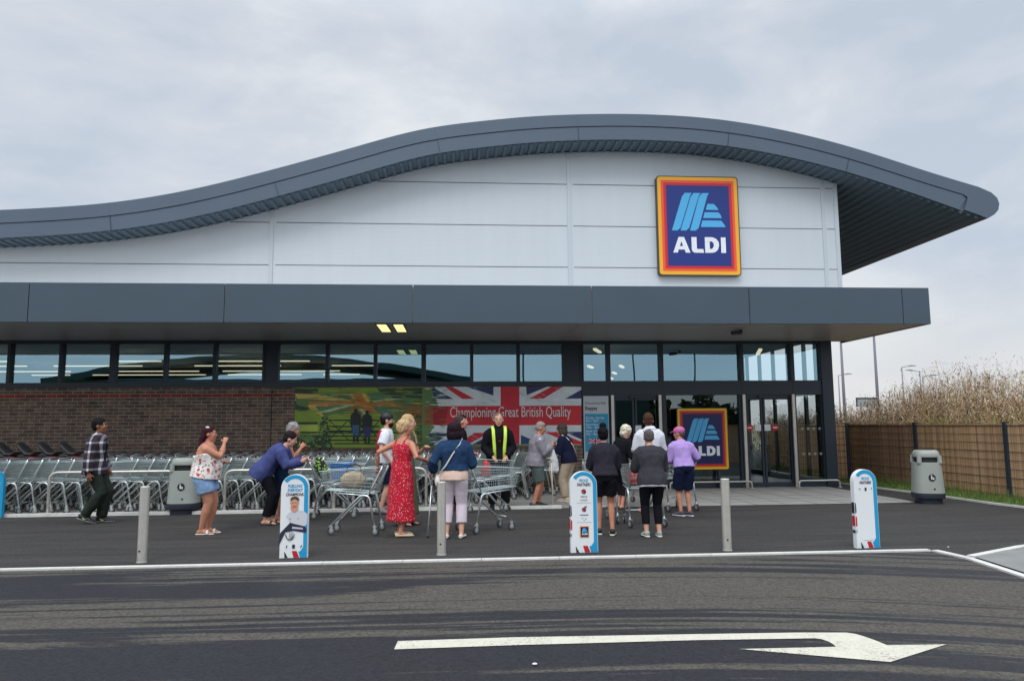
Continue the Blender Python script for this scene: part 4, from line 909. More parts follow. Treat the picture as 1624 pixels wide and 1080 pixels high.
# ================================================================ printed covers over the kerb bollards
def board(u0, u1, vb, vt, kind, label, lean=.0):
    xa_, ya_ = G(u0, vb); xb_, yb_ = G(u1, vb); y = (ya_+yb_)/2; w = xb_-xa_; x = (xa_+xb_)/2; h = Yp((u0+u1)/2, vt, y)[1]
    t = thing('bollard_cover', label, 'printed stand', (x, y, 0), R(2), 'printed round topped stands along the kerb'); r = w/2
    def outl(i, z0=0, sh=0):
        rr = r-i; return [(-rr+sh, z0+i*.0), (rr+sh, z0)]+[(rr*math.cos(R(a))+sh, h-r+rr*math.sin(R(a))) for a in range(0, 181, 12)]
    b = MB(); b.prism(outl(0), -.012, .065, 0)
    b.build('cover_body', M['white'], t)
    # printed face: cyan swoosh on the right, white panel
    f = MB(); f.prism(outl(.004, .004), -.0155, -.0125, 0)
    R1 = r-.006; R2 = r-.052; sh = .0
    f.prism([(R1, .006)]+[(R1*math.cos(R(a)), h-r+R1*math.sin(R(a))) for a in range(0, 146, 9)]+[(R2*math.cos(R(a)), h-r+R2*math.sin(R(a))) for a in range(145, -1, -9)]+[(R2, .13), (R2-.03, .085), (r*.35, .075), (r*.48, .006)], -.0185, -.0157, 1)
    f.prism([(r*.02, .006), (r*.42, .006), (r*.22, .085), (-r*.12, .085)], -.0195, -.0160, 2)
    f.prism([(-r*.62, .006), (-r*.40, .006), (-r*.60, .07), (-r*.66, .075)], -.0195, -.0160, 3)
    if kind != 'champ':
        f.prism([(-r+.001, h*.44), (-r+.001, h*.58), (-r+.012, h*.57), (-r+.016, h*.46)], -.018, -.0157, 3); 
        f.prism([(-r+.001, h*.28), (-r+.018, h*.28), (-r+.018, h*.40), (-r+.001, h*.40)], -.018, -.0157, 2)
        f.prism([(-r+.001, h*.21), (-r+.014, h*.245), (-r+.014, h*.225), (-r+.004, h*.19)], -.018, -.0157, 3)
    f.build('printed_face', [M['white'], M['cyan'], M['red'], M['ink']], t)
    sd_ = MB()   # print on the narrow side
    for z0_, z1_, mi in ((.44, .58, 1), (.28, .41, 0), (.19, .23, 1)): sd_.box(-r-.002, -r-.0005, .0, .06, h*z0_, h*z1_, mi)
    if kind != 'champ': sd_.build('side_print', [M['red'], M['ink']], t)
    yy = -.0185
    def T(s_, z, size, mt, wd=None, x0=0, sh=.25, b_=.0008):
        o = txt(s_, size, x0, z, yy, mt, t, align='CENTER', width=wd, bold=b_, shear=sh)
        return o
    if kind == 'champ':
        T('FUELLING', h-.155, .052, M['cyan'], r*1.05, x0=.0); T('EVERYDAY', h-.205, .052, M['cyan'], r*1.1); T('CHAMPIONS.', h-.255, .048, M['ink'], r*1.28)
        k = MB(); skin = 0
        def E(x, z, a, c, mi, d=0, n=16): k.prism([(x+a*math.cos(j*2*math.pi/n), z+c*math.sin(j*2*math.pi/n)) for j in range(n)], yy-.003-d, yy-d+.0005, mi)
        k.prism([(-.10, h*.50), (-.055, h*.545), (.03, h*.575), (.10, h*.565), (.155, h*.52), (.15, h*.40), (.12, h*.375), (-.02, h*.38), (-.05, h*.43)], yy-.002, yy, 3)   # white shirt
        E(.0, h*.60, .045, .055, 0, .003); E(.0, h*.665, .052, .048, 0, .004); E(.002, h*.70, .052, .036, 1, .005); E(.0, h*.655, .044, .045, 0, .0075)
        E(-.016, h*.66, .007, .004, 1, .011); E(.018, h*.66, .007, .004, 1, .011); E(.0, h*.617, .015, .004, 4, .011); E(-.045, h*.47, .006, .006, 4, .004); E(.045, h*.47, .006, .006, 4, .004)
        k.prism([(-.04, h*.42), (.13, h*.375), (.15, h*.34), (.14, h*.30), (-.03, h*.33), (-.06, h*.36)], yy-.004, yy-.001, 2); k.prism([(-.02, h*.375), (.10, h*.36), (.11, h*.34), (-.02, h*.35)], yy-.007, yy-.004, 5)
        k.prism([(-.16, h*.30), (-.04, h*.43), (-.035, h*.39), (.02, h*.33), (-.10, h*.31), (-.17, h*.16), (-.178, h*.16)], yy-.005, yy-.0012, 2)
        for c_, rr_ in (((-.045, h*.29), .075), ((-.05, h*.27), .055)):
            pts = [(c_[0]+rr_*.72*math.cos(a), c_[1]+rr_*math.sin(a)) for a in [j*math.pi/10 for j in range(10, 21)]]
            k.prism(pts+[((x_-c_[0])*.86+c_[0], (z_-c_[1])*.86+c_[1]) for x_, z_ in pts[::-1]], yy-.009, yy-.0055, 2)
        for j in range(3): k.prism([(-.05+j*.02, h*.31), (-.046+j*.02, h*.31), (-.052+j*.01, h*.23), (-.055+j*.01, h*.23)], yy-.009, yy-.006, 2)
        for x_, mi in ((-.085, 2), (0, 2), (.085, 2)):
            k.prism([(x_-.016, h*.075+.04), (x_+.016, h*.075+.04), (x_+.016, h*.075+.085), (x_-.016, h*.075+.085)] if x_ == 0 else [(x_-.004, h*.075+.04), (x_+.01, h*.075+.06), (x_+.012, h*.075+.08), (x_-.002, h*.075+.07)], yy-.003, yy, 2)
        k.build('printed_picture', [mat('print_skin', srgb(206, 152, 126), .6), mat('print_hair', srgb(86, 60, 44), .7), M['ink'], mat('print_shirt', srgb(206, 208, 216), .6), M['red'], mat('print_lilac', srgb(190, 188, 214), .6)], t)
    else:
        T('PROUD', h-.13, .052, M['dcyan'], r*.68); T('PARTNERS', h-.18, .052, M['ink'], r*1.02)
    if kind == 'plain':
        k = MB()
        # lion's head emblem patch, rings, rose patch, agitos, badge
        def blob(cx, cz, s_, mi):
            for j in range(7):
                a = j*.9; k.prism([(cx+s_*.5*math.cos(a)+s_*.42*math.cos(b_), cz+s_*.5*math.sin(a)+s_*.42*math.sin(b_)) for b_ in [q_*1.05 for q_ in range(6)]], yy-.002-.0004*j, yy, mi if j % 3 else 2)
        def done():
            nonlocal k
            k.build('printed_emblem', [mat('emblem_red', srgb(190, 50, 70), .6), M['rim'], M['ink'], mat('hairline', srgb(190, 196, 200), .6)], t); k = MB()
        blob(.0, h-.245, .034, 0); done()
        T('TEAM GB', h-.315, .016, M['ink'], r*.5, sh=0, b_=.0005)
        for j in range(5):
            cx, cz = -.036+j*.018, h-.345-(.008 if j % 2 else 0); o_ = [(cx+.0095*math.cos(a*.5236), cz+.0095*math.sin(a*.5236)) for a in range(12)]
            for a in range(12):
                p, q_ = o_[a], o_[(a+1) % 12]; k.prism([p, q_, (q_[0]*.8+cx*.2, q_[1]*.8+cz*.2), (p[0]*.8+cx*.2, p[1]*.8+cz*.2)], yy-.002-.0003*j, yy, 1)
        done()
        for z_ in (h-.385, h-.62): k.prism([(-r*.55, z_), (r*.55, z_), (r*.55, z_+.003), (-r*.55, z_+.003)], yy-.001, yy, 3); k.build('printed_rule', [M['rim']]*4, t); k = MB()
        blob(.0, h-.465, .030, 0); k.prism([(.0, h-.44), (.03, h-.42), (.032, h-.435), (.01, h-.45)], yy-.006, yy, 2); done()
        T('ParalympicsGB', h-.535, .016, M['ink'], r*.62, sh=0, b_=.0005)
        for (cx, cz, a0) in ((-.02, h-.565, 1), (.0, h-.59, 2), (.022, h-.575, 0)): k.prism([(cx-.012, cz), (cx, cz-.008), (cx+.012, cz+.004), (cx, cz-.002)], yy-.002, yy, 2)
        done()
        logo('badge', -.056, .056, h-.80, h-.665, yy-.004, .003, [mat('badge_edge', srgb(214, 92, 44), .5), mat('badge_cream', srgb(240, 180, 110), .5), mat('badge_orange', srgb(208, 92, 40), .5), mat('badge_brown', srgb(120, 40, 30), .5), mat('badge_navy', srgb(12, 22, 54), .5), LM[5], LM[6]], t)
    if kind == 'right':
        k = MB()
        k.prism([(-.012, h-.265), (.012, h-.265), (.012, h-.225), (-.012, h-.225)], yy-.003, yy, 0); k.build('printed_emblem', [M['ink'], mat('emblem_rose', srgb(200, 120, 140), .6), M['rim']], t); k = MB(); k.prism([(-.085, h-.25), (-.07, h-.25), (-.068, h-.23), (-.085, h-.232)], yy-.003, yy, 1); k.build('printed_emblem', [M['ink'], bpy.data.materials['emblem_rose'], M['rim']], t); k = MB(); k.prism([(.07, h-.25), (.076, h-.25), (.084, h-.225), (.076, h-.23)], yy-.003, yy, 0)
        k.prism([(-r*.4, .10), (r*.45, .10), (r*.45, .103), (-r*.4, .103)], yy-.002, yy, 2)
        k.build('printed_rule', [M['ink'], M['rim'], M['rim']], t)
    return t
board(444, 487, 884.5, 752, 'champ', 'white and blue printed stand reading FUELLING EVERYDAY CHAMPIONS')
board(905, 949, 876, 747, 'plain', 'white and blue PROUD PARTNERS stand with red emblems and a small square badge')
board(1357, 1397, 869, 744, 'right', 'white and blue PROUD PARTNERS stand at the right, near the corner of the kerb')
x, y = G(-18, 821); t = thing('bollard_cover', 'bright blue edge of a printed stand cut off by the left edge of the photo', 'printed stand', (x, y, 0), 0, 'printed round topped stands along the kerb')
b = MB(); b.prism([(-.23, 0), (.23, 0)]+[(.23*math.cos(R(a)), .62+.23*math.sin(R(a))) for a in range(0, 181, 15)], -.03, .05); b.build('cover_body', M['cyan'], t)
b = MB(); b.prism([(-.18, .06), (.17, .06)]+[(.17*math.cos(R(a)), .60+.17*math.sin(R(a))) for a in range(0, 181, 15)], -.034, -.031); b.build('printed_face', M['white'], t)
# ================================================================ shopping trolleys
def trolley_meshes():
    D = {}
    # frame: side tubes, cross bars
    b = MB(); r = .0155
    for s_ in (-1, 1):
        b.tube(arc([(.04, .27*s_, .125), (.13, .262*s_, .56), (.25, .25*s_, .57), (.70, .175*s_, .13)], .10, 5), r, 8)
        b.tube(arc([(.16, .245*s_, .55), (.02, .265*s_, .80), (-.07, .27*s_, 1.0)], .1, 3), r*.9, 8)
        b.tube([(.18, .235*s_, .565), (.66, .19*s_, .60)], r*.7, 6)
    b.tube([(.62, -.185, .20), (.62, .185, .20)], r*.8, 6); b.tube([(.25, -.25, .565), (.25, .25, .565)], r*.8, 6)
    D['frame'] = b.mesh('frame', M['tubem'], True)
    # basket
    b = MB(); w0, w1 = .27, .19                                   # half widths rear / front
    def side(t, z):                                               # t along 0 rear .. 1 front, z 0 bottom .. 1 top
        xb, xt = .06+.74*t, -.04+.92*t; zb_, zt_ = .585+.055*t, .965-.055*t
        return xb*(1-z)+xt*z, (zb_*(1-z)+zt_*z), (w0-.03)*(1-t)*(1-z)+(w0)*(1-t)*z+(w1-.03)*t*(1-z)+w1*t*z
    for s_ in (-1, 1):
        for k in range(23):
            t = k/22; x0, z0_, y0 = side(t, 0); x1, z1_, y1 = side(t, 1); b.wire((x0, s_*y0, z0_), (x1, s_*y1, z1_), .0021)
        for zz, rr in ((0, .004), (.14, .0021), (.28, .0021), (.42, .003), (.57, .0021), (.72, .0021), (.87, .003), (1, .0065)):
            x0, z0_, y0 = side(0, zz); x1, z1_, y1 = side(1, zz); b.wire((x0, s_*y0, z0_), (x1, s_*y1, z1_), rr)
    for t in (0, 1):
        for k in range(13):
            q_ = -1+2*k/12; x0, z0_, y0 = side(t, 0); x1, z1_, y1 = side(t, 1); b.wire((x0, q_*y0, z0_), (x1, q_*y1, z1_), .0021)
        for zz, rr in ((0, .004), (.2, .002), (.4, .003), (.6, .002), (.8, .002), (1, .0065)):
            x0, z0_, y0 = side(t, zz); b.wire((x0, -y0, z0_), (x0, y0, z0_), rr)
    for k in range(19):
        t = k/18; x0, z0_, y0 = side(t, 0); b.wire((x0, -y0, z0_), (x0, y0, z0_), .0021)
    for k in range(13):
        q_ = -1+2*k/12; x0, z0_, y0 = side(0, 0); x1, z1_, y1 = side(1, 0); b.wire((x0, q_*y0, z0_), (x1, q_*y1, z1_), .0024)
    D['basket'] = b.mesh('basket', M['zinc'])
    b = MB()
    for k in range(9):
        q_ = -.2+.4*k/8; b.wire((.05, q_, .76), (.16, q_, .955), .0021)
    for t in (0, .33, .66, 1): b.wire((.05+.11*t, -.2, .76+.195*t), (.05+.11*t, .2, .76+.195*t), .0025)
    D['child_seat'] = b.mesh('child_seat', M['zinc'])
    b = MB(); b.tube([(-.075, -.285, 1.005), (-.075, .285, 1.005)], .0165, 10, 0); b.rings([(-.07, -.27, .985), (-.07, -.245, .985)], .022, (0, 0, 1), 8, 1)
    D['handle'] = b.mesh('handle', [M['handle'], M['redp']], True); D['red_handle'] = D['handle'].copy(); D['red_handle'].materials[0] = M['redp']
    b = MB()
    b.rings([(-.0, -.013, .062), (-.0, .013, .062)], .060, (1, 0, 0), 18, 0); b.rings([(0, -.0155, .062), (0, .0155, .062)], .036, (1, 0, 0), 14, 1); b.rings([(0, -.022, .062), (0, .022, .062)], .009, (1, 0, 0), 8, 2)
    for s_ in (-1, 1): b.add([(-.012, s_*.018, .055), (.012, s_*.018, .055), (.03, s_*.018, .125), (-.02, s_*.018, .125)], [(0, 1, 2, 3)], 2)
    b.box(-.02, .032, -.02, .02, .118, .134, 2)
    D['castor'] = b.mesh('castor', [M['tyre'], M['rim'], M['tubem']], 'auto')
    b = MB(); b.rings([(-.10, 0, 1.10), (-.02, 0, 1.06), (.08, 0, 1.07), (.20, 0, 1.20), (.27, 0, 1.29)], [(.015, .17), (.05, .18), (.06, .18), (.045, .17), (.02, .13)], n=12); b.rings([(-.02, 0, 1.0), (.0, 0, 1.06)], .05, n=10)
    D['baby_seat'] = b.mesh('baby_seat', M['blackp'], True)
    b = MB(); b.box(-.02, .02, -.03, .03, 1.02, 1.09); D['seat_buckle'] = b.mesh('seat_buckle', M['redp'])
    return D
TD = trolley_meshes()
def trolley(loc, rz, label, group, simple=False, baby=False, z=0):
    t = thing('shopping_trolley', label, 'shopping trolley', (*loc, z), rz, group); rg = random.Random(int(loc[0]*977+loc[1]*131))
    for n_ in ('frame', 'basket', 'handle')+(() if simple else ('child_seat',)):
        o = bpy.data.objects.new(n_, TD['red_handle' if baby and n_ == 'handle' else n_]); COL.objects.link(o); o.parent = t
    for (x, y) in ((.045, .27), (.045, -.27), (.71, .172), (.71, -.172)):
        o = bpy.data.objects.new('castor', TD['castor']); COL.objects.link(o); o.parent = t; o.location = (x-.015, y, 0); o.rotation_euler = (0, 0, rg.uniform(-.5, .5)+(math.pi if rg.random() < .2 else 0))
    if baby:
        o = bpy.data.objects.new('baby_seat', TD['baby_seat']); COL.objects.link(o); o.parent = t; k = bpy.data.objects.new('seat_buckle', TD['seat_buckle']); COL.objects.link(k); k.parent = o; k.location = (.03, -.17, 0)
    return t
rg = random.Random(9)
rows = [(15.0, -.75, 'front'), (15.72, .55, 'second'), (16.44, 1.65, 'third'), (17.16, 2.3, 'fourth'), (17.86, 2.45, 'back')]
for i, (y, xe, nm) in enumerate(rows):
    xx = xe-.1; lim = -y*.62-.6
    while xx > lim:
        if i == 0 and -6.75 < xx < -6.2: xx -= .285; continue
        if i == 1 and xx < -7.35:                       # trolleys with black baby seats at the left end
            trolley((xx, y+rg.uniform(-.015, .015)), R(180), "wire trolley with red handle and black baby seat at the left end of the bay", 'trolleys with baby seats', True, True, .006); xx -= .40; continue
        g_ = '%s row of nested trolleys in the bay' % nm
        trolley((xx, y+rg.uniform(-.015, .015)), R(180)+rg.uniform(-.035, .035), 'grey wire trolley nested in the %s row of the trolley bay' % nm, g_, i > 2, False, .006)
        xx -= .285
qg = 'trolleys held by people in the queue'
def G2(u, v): return Vector(G(u, v))
# trolley poses: rear-castor midpoint and heading
trolley(G2(497, 821), R(4), 'grey trolley with a green patterned bag and blue box, pushed by the leaning woman', qg)
trolley(G2(604, 845), R(175), 'grey trolley carrying a cream handbag, held by the woman in the red dress', qg)
trolley((.14, 11.35), R(28), 'grey trolley in front of the woman in the denim jacket', qg)
trolley(G2(741, 810), R(3), 'grey trolley pushed by the man in black beside the steward', qg)
trolley(G2(1028, 837), R(93), 'grey trolley pushed by the person in the charcoal cardigan', qg)
trolley(G2(958, 834)+Vector((0, .25)), R(84), 'grey trolley in front of the person with the black bun', qg)
trolley(G2(1084, 811), R(97), 'grey trolley pushed by the person in the pink cap', qg)
trolley(G2(1012, 806)+Vector((0, .45)), R(90), 'grey trolley in front of the man in the white hoodie', qg)
# ================================================================ people
DG = bpy.context.evaluated_depsgraph_get
def remesh(b, voxel, smooth_it, name, mats, wr=0, wsc=9, seed=0, patt=None):
    me = b.mesh('tmp', mats); o = bpy.data.objects.new('tmp', me); COL.objects.link(o)
    r = o.modifiers.new('r', 'REMESH'); r.mode = 'VOXEL'; r.voxel_size = voxel; r.use_smooth_shade = True
    if smooth_it: s_ = o.modifiers.new('s', 'SMOOTH'); s_.factor = .5; s_.iterations = smooth_it
    out = bpy.data.meshes.new_from_object(o.evaluated_get(DG())); bpy.data.objects.remove(o)
    if wr:
        out.update(); no = [v.normal.copy() for v in out.vertices]
        for v, n_ in zip(out.vertices, no):
            p = v.co; q_ = Vector((p.x*wsc, p.y*wsc, p.z*wsc*.55+seed*3.1))
            d = noise.noise(q_)+.5*noise.noise(q_*2.3); v.co = p+n_*(d*wr)
    out.name = name; return out
def rotv(v, ax, deg): return Matrix.Rotation(R(deg), 3, ax) @ Vector(v)
def ik(a, t, l1, l2, pole):
    a = Vector(a); t = Vector(t); d = t-a; L_ = min(d.length, (l1+l2)*.995); d.normalize(); t = a+d*L_
    ca = (l1*l1+L_*L_-l2*l2)/(2*l1*L_); ca = max(-1, min(1, ca)); p = Vector(pole); p = (p-d*p.dot(d)); p.normalize()
    return a+d*(l1*ca)+p*(l1*math.sqrt(max(0, 1-ca*ca))), t
SKIN = {'light': srgb(214, 160, 136), 'tan': srgb(190, 130, 104), 'pink': srgb(214, 150, 130), 'brown': srgb(140, 92, 68)}
def skinmat(k):
    n_ = 'skin_'+k
    return bpy.data.materials.get(n_) or mat(n_, SKIN[k], .55, var=.07, vscale=12)
EYEW = mat('eye_white', (.75, .73, .70), .3); EYED = mat('eye_dark', (.02, .015, .012), .25); LIP = mat('lips', srgb(170, 96, 88), .5)
def fabric(name, c, var=.14, vs_=7, rough=.9): return bpy.data.materials.get(name) or mat(name, c, rough, spec=.12, bump=.35, bscale=130, var=var, vscale=vs_)
def patt(name, base, spots, scale, thr, kind='voronoi'):
    if name in bpy.data.materials: return bpy.data.materials[name]
    M_ = bpy.data.materials.new(name); M_.use_nodes = True; t = M_.node_tree; b = t.nodes['Principled BSDF']; b.inputs['Roughness'].default_value = .9
    c = N(t, 'ShaderNodeTexCoord'); prev = None
    for i, col in enumerate(spots):
        mp2 = N(t, 'ShaderNodeMapping'); mp2.inputs['Location'].default_value = (i*3.7, i*1.3, i*5.1); t.links.new(c.outputs['Object'], mp2.inputs[0])
        v = N(t, 'ShaderNodeTexVoronoi'); setin(v, Scale=scale[i], Randomness=1.0); t.links.new(mp2.outputs[0], v.inputs['Vector'])
        n_ = N(t, 'ShaderNodeTexNoise'); setin(n_, Scale=scale[i]*2.5, Detail=2.0); t.links.new(mp2.outputs[0], n_.inputs['Vector'])
        a = N(t, 'ShaderNodeMath', operation='MULTIPLY_ADD'); a.inputs[1].default_value = .5; t.links.new(n_.outputs['Fac'], a.inputs[0]); t.links.new(v.outputs['Distance'], a.inputs[2])
        l = N(t, 'ShaderNodeMath', operation='LESS_THAN'); l.inputs[1].default_value = thr[i]; t.links.new(a.outputs[0], l.inputs[0])
        m_ = N(t, 'ShaderNodeMix', data_type='RGBA'); t.links.new(l.outputs[0], m_.inputs[0]); m_.inputs[7].default_value = (*col, 1)
        if prev: t.links.new(prev, m_.inputs[6])
        else: m_.inputs[6].default_value = (*base, 1)
        prev = m_.outputs[2]
    t.links.new(prev, b.inputs['Base Color']); return M_
def plaid(name, dark, mid, light):
    M_ = bpy.data.materials.new(name); M_.use_nodes = True; t = M_.node_tree; b = t.nodes['Principled BSDF']; b.inputs['Roughness'].default_value = .95
    c = N(t, 'ShaderNodeTexCoord'); s_ = N(t, 'ShaderNodeSeparateXYZ'); t.links.new(c.outputs['Object'], s_.inputs[0])
    def stripe(sock, per, w, o=0):
        a = N(t, 'ShaderNodeMath', operation='ADD'); a.inputs[1].default_value = o+10; t.links.new(sock, a.inputs[0])
        m_ = N(t, 'ShaderNodeMath', operation='MODULO'); m_.inputs[1].default_value = per; t.links.new(a.outputs[0], m_.inputs[0])
        l = N(t, 'ShaderNodeMath', operation='LESS_THAN'); l.inputs[1].default_value = w; t.links.new(m_.outputs[0], l.inputs[0]); return l.outputs[0]
    sx_ = stripe(s_.outputs[0], .115, .03); sy_ = stripe(s_.outputs[1], .115, .03); sz_ = stripe(s_.outputs[2], .145, .036)
    mxx = N(t, 'ShaderNodeMath', operation='MAXIMUM'); t.links.new(sx_, mxx.inputs[0]); mxx.inputs[1].default_value = 0
    ad = N(t, 'ShaderNodeMath', operation='ADD'); t.links.new(mxx.outputs[0], ad.inputs[0]); t.links.new(sz_, ad.inputs[1])
    r_ = N(t, 'ShaderNodeValToRGB'); r_.color_ramp.interpolation = 'CONSTANT'; h = N(t, 'ShaderNodeMath', operation='MULTIPLY'); h.inputs[1].default_value = .5; t.links.new(ad.outputs[0], h.inputs[0]); t.links.new(h.outputs[0], r_.inputs[0])
    e = r_.color_ramp.elements; e[0].color = (*dark, 1); e[1].position = .4; e[1].color = (*mid, 1); q_ = e.new(.9); q_.color = (*light, 1)
    t.links.new(r_.outputs[0], b.inputs['Base Color']); return M_
class Fig: pass
def person(label, loc, rz, h, skin='light', g=1.0, lean=3, hunch=5, pel=(0, 0), feet=((.02, .10, 8, 0), (.0, -.10, -8, 0)), hands=None, poles=None, head=(0, 0), belly=0, hair=None, haircol=(30, 22, 18),
           clothes=(), shoe=None, twist=0, curl=(35, 35), seed=1):
    S = h/1.70; root = None; f = Fig(); sk = skinmat(skin); f.S = S
    up1 = rotv((0, 0, 1), 'Y', lean); up2 = rotv((0, 0, 1), 'Y', lean+hunch*.6); up3 = rotv((0, 0, 1), 'Y', lean+hunch); hup = rotv((0, 0, 1), 'Y', (lean+hunch)*.45+head[1]*.35)
    side = rotv((0, 1, 0), 'Z', twist); Y_ = Vector((0, 1, 0))
    P = Vector((pel[0], 0, .93+pel[1])); Wt = P+up1*.15; Ch = Wt+up2*.18; Sh = Ch+up3*.125; Nk = Sh+up3*.055; Hd = Nk+hup*.135+Vector((.012, 0, 0))
    fwd1 = Vector((up1.z, 0, -up1.x)); gb = g; gw = 1+(g-1)*.85
    T = [(P-up1*.10, .082, .135), (P-up1*.03-fwd1*.012, .12, .172), (P+up1*.05+fwd1*belly*.4, .112+belly*.4, .166), (Wt+fwd1*belly, .092+belly, .138+belly*.3), (Wt*.5+Ch*.5+fwd1*belly*.6, .104+belly*.5, .150), (Ch, .114, .166), (Sh-up3*.045, .100, .158), (Sh+up3*.012, .078, .120), (Sh+up3*.038, .064, .088), (Nk, .056, .060)]
    T = [(c, a*gb, b_*gw) for c, a, b_ in T]; f.T = T
    sw = .163*(1+(g-1)*.45); f.sh = [Sh+side*sw-up3*.038, Sh-side*sw-up3*.038]
    hands = hands or ((.06, .27, .80), (.06, -.27, .80)); poles = poles or ((-.6, .5, -.3), (-.6, -.5, -.3))
    f.arm = []; f.leg = []
    b = MB()
    b.rings([c for c, _, _ in T], [(a, w) for _, a, w in T], side, 18)
    b.rings([Nk-up3*.03, Nk+hup*.04, Hd-hup*.03], [.06*(1+(g-1)*.3), .052, .052], Y_, 12)
    ga = 1+(g-1)*.9
    for i in range(2):
        A = f.sh[i]; E_, Wr = ik(A, hands[i], .285, .25, poles[i]); f.arm.append((A, E_, Wr))
        b.rings([A*.5+(Sh)*.5-up3*.01, A*.85+Sh*.15, A*.88+E_*.12, A*.5+E_*.5, E_, E_*.6+Wr*.4, Wr], [.048*ga, .052*ga, .054*ga, .045*ga, .036*ga, .037*ga, .025], (0, 0, 1) if abs((E_-A).normalized().z) < .8 else (0, 1, 0), 12)
        fx_, fy_, fyaw, lift = feet[i]; An = Vector((fx_, fy_, .075+lift)); Hj = P+Y_*(.088 if i == 0 else -.088)*gw-up1*.02
        Kn, An = ik(Hj, An, .43, .43, (1, 0, 0)); f.leg.append((Hj, Kn, An, fyaw, lift))
        b.rings([Hj+Vector((0, 0, .04)), Hj-Vector((0, 0, .07)), Hj*.5+Kn*.5, Kn, Kn*.66+An*.34, Kn*.3+An*.7, An], [.085*ga, .088*ga, .074*ga, .053*ga, .055*ga, .040*ga, .035], Y_, 14)
        fd = rotv((1, 0, 0), 'Z', fyaw); sv = fd.cross(Vector((0, 0, 1))); dz = Vector((0, 0, -1))
        tip = math.atan2(lift, .17); fd2 = (fd*math.cos(tip)+dz*math.sin(tip)); upf = sv.cross(fd2)*1.0
        if upf.z < 0: upf = -upf
        base = An-upf*.075
        f.leg[i] += (base, fd2, upf, sv)
        b.rings([base+fd2*s_+upf*z_ for s_, z_ in ((-.065, .03), (-.04, .036), (.0, .048), (.06, .036), (.12, .024), (.165, .016), (.185, .013))], [(.022, .022), (.034, .031), (.046, .036), (.034, .038), (.022, .043), (.015, .036), (.008, .02)], sv, 12)
    # head
    HR = (Matrix.Rotation(R(head[0]), 3, 'Z') @ Matrix.Rotation(R(head[1]), 3, 'Y'))*1.06; f.HR = HR; f.Hd = Hd
    Hx = lambda x, y, z: Hd+HR@Vector((x, y, z))
    b.ell(Hx(-.012, 0, .022), (.098, .077, .096), HR, 18, 12); b.ell(Hx(.028, 0, -.045), (.060, .057, .070), HR, 16, 10); b.ell(Hx(.062, 0, -.092), (.024, .026, .020), HR)
    b.ell(Hx(.070, 0, .028), (.018, .05, .013), HR); b.rings([Hx(.086, 0, .018), Hx(.105, 0, -.012), Hx(.098, 0, -.026)], [.009, .014, .012], (0, 1, 0), 8)
    for s_ in (-1, 1): b.ell(Hx(-.004, s_*.078, -.008), (.019, .011, .030), HR); b.ell(Hx(.055, s_*.038, -.022), (.028, .022, .022), HR)
    me = remesh(b, .0115, 3, 'person', sk)
    root = bpy.data.objects.new('person', me); COL.objects.link(root); tag(root, label, 'person', 'people outside the shop')
    # details joined into the same mesh: hands, eyes, lips
    d = MB()
    for i in range(2):
        A, E_, Wr = f.arm[i]; dr = (Wr-E_).normalized(); inn = Vector((0, -1 if i == 0 else 1, 0)); n_ = (inn-dr*inn.dot(dr))
        if n_.length < .2: n_ = Vector((0, 0, -1))
        if curl[i] > 60 and abs(dr.z) < .8: n_ = Vector((0, 0, -1))-dr*(-dr.z)
        n_.normalize(); sd = dr.cross(n_)
        d.rings([Wr-dr*.02, Wr+dr*.02, Wr+dr*.055, Wr+dr*.092], [(.020, .024), (.018, .032), (.016, .040), (.012, .038)], sd, 12)
        for j, (o_, l) in enumerate(((-.030, .058), (-.0105, .07), (.0105, .075), (.030, .066))):
            p = Wr+dr*.086+sd*o_; pts = [p]; a = R(curl[i])*.35; cu = dr
            for sg in (.45, .32, .23):
                cu = (dr*math.cos(a)+n_*math.sin(a)); p = p+cu*l*sg; pts.append(p); a += R(curl[i])*(.8+.07*j)
            d.rings(pts, [.0092, .0086, .0078, .006], sd, 8)
        p = Wr+dr*.03+sd*.034; q_ = p+(dr*.6+sd*.75+n_*.3).normalized()*.035; d.rings([p-sd*.012, p, q_, q_+(dr*.85+n_*.5+sd*.2).normalized()*.03], [.013, .0125, .010, .007], n_, 8)
    for s_ in (-1, 1):
        d.ell(Hx(.074, s_*.031, .006), (.013, .015, .0095), HR, 10, 7, 1); d.ell(Hx(.0845, s_*.031, .006), (.0045, .007, .007), HR, 8, 6, 2); d.ell(Hx(.083, s_*.032, .031), (.008, .020, .0045), HR, 8, 5, 4)
    d.ell(Hx(.086, 0, -.058), (.008, .024, .0055), HR, 10, 6, 3); d.ell(Hx(.085, 0, -.067), (.008, .018, .005), HR, 10, 6, 3)
    hm = fabric('hair_%d_%d_%d' % haircol, srgb(*haircol), .45, 45, .6)
    dm = d.mesh('d', [sk, EYEW, EYED, LIP, hm], True)
    bm = bmesh.new(); bm.from_mesh(me); bm.from_mesh(dm)
    me.materials.clear()
    for k in (sk, EYEW, EYED, LIP, hm): me.materials.append(k)
    bm.to_mesh(me); bm.free(); me.polygons.foreach_set('use_smooth', [True]*len(me.polygons))
    f.kids = []
    def addk(me_, name):
        me_.name = name; o = bpy.data.objects.new(name, me_); COL.objects.link(o); o.parent = root; f.kids.append(me_); return o
    f.addk = addk; f.Hx = Hx; f.root = root; f.up = (up1, up2, up3); f.side = side
    f.P = P; f.Wt = Wt; f.Ch = Ch; f.Sh = Sh; f.Nk = Nk; f.gw = gw; f.ga = ga; f.gb = gb; f.skin = sk
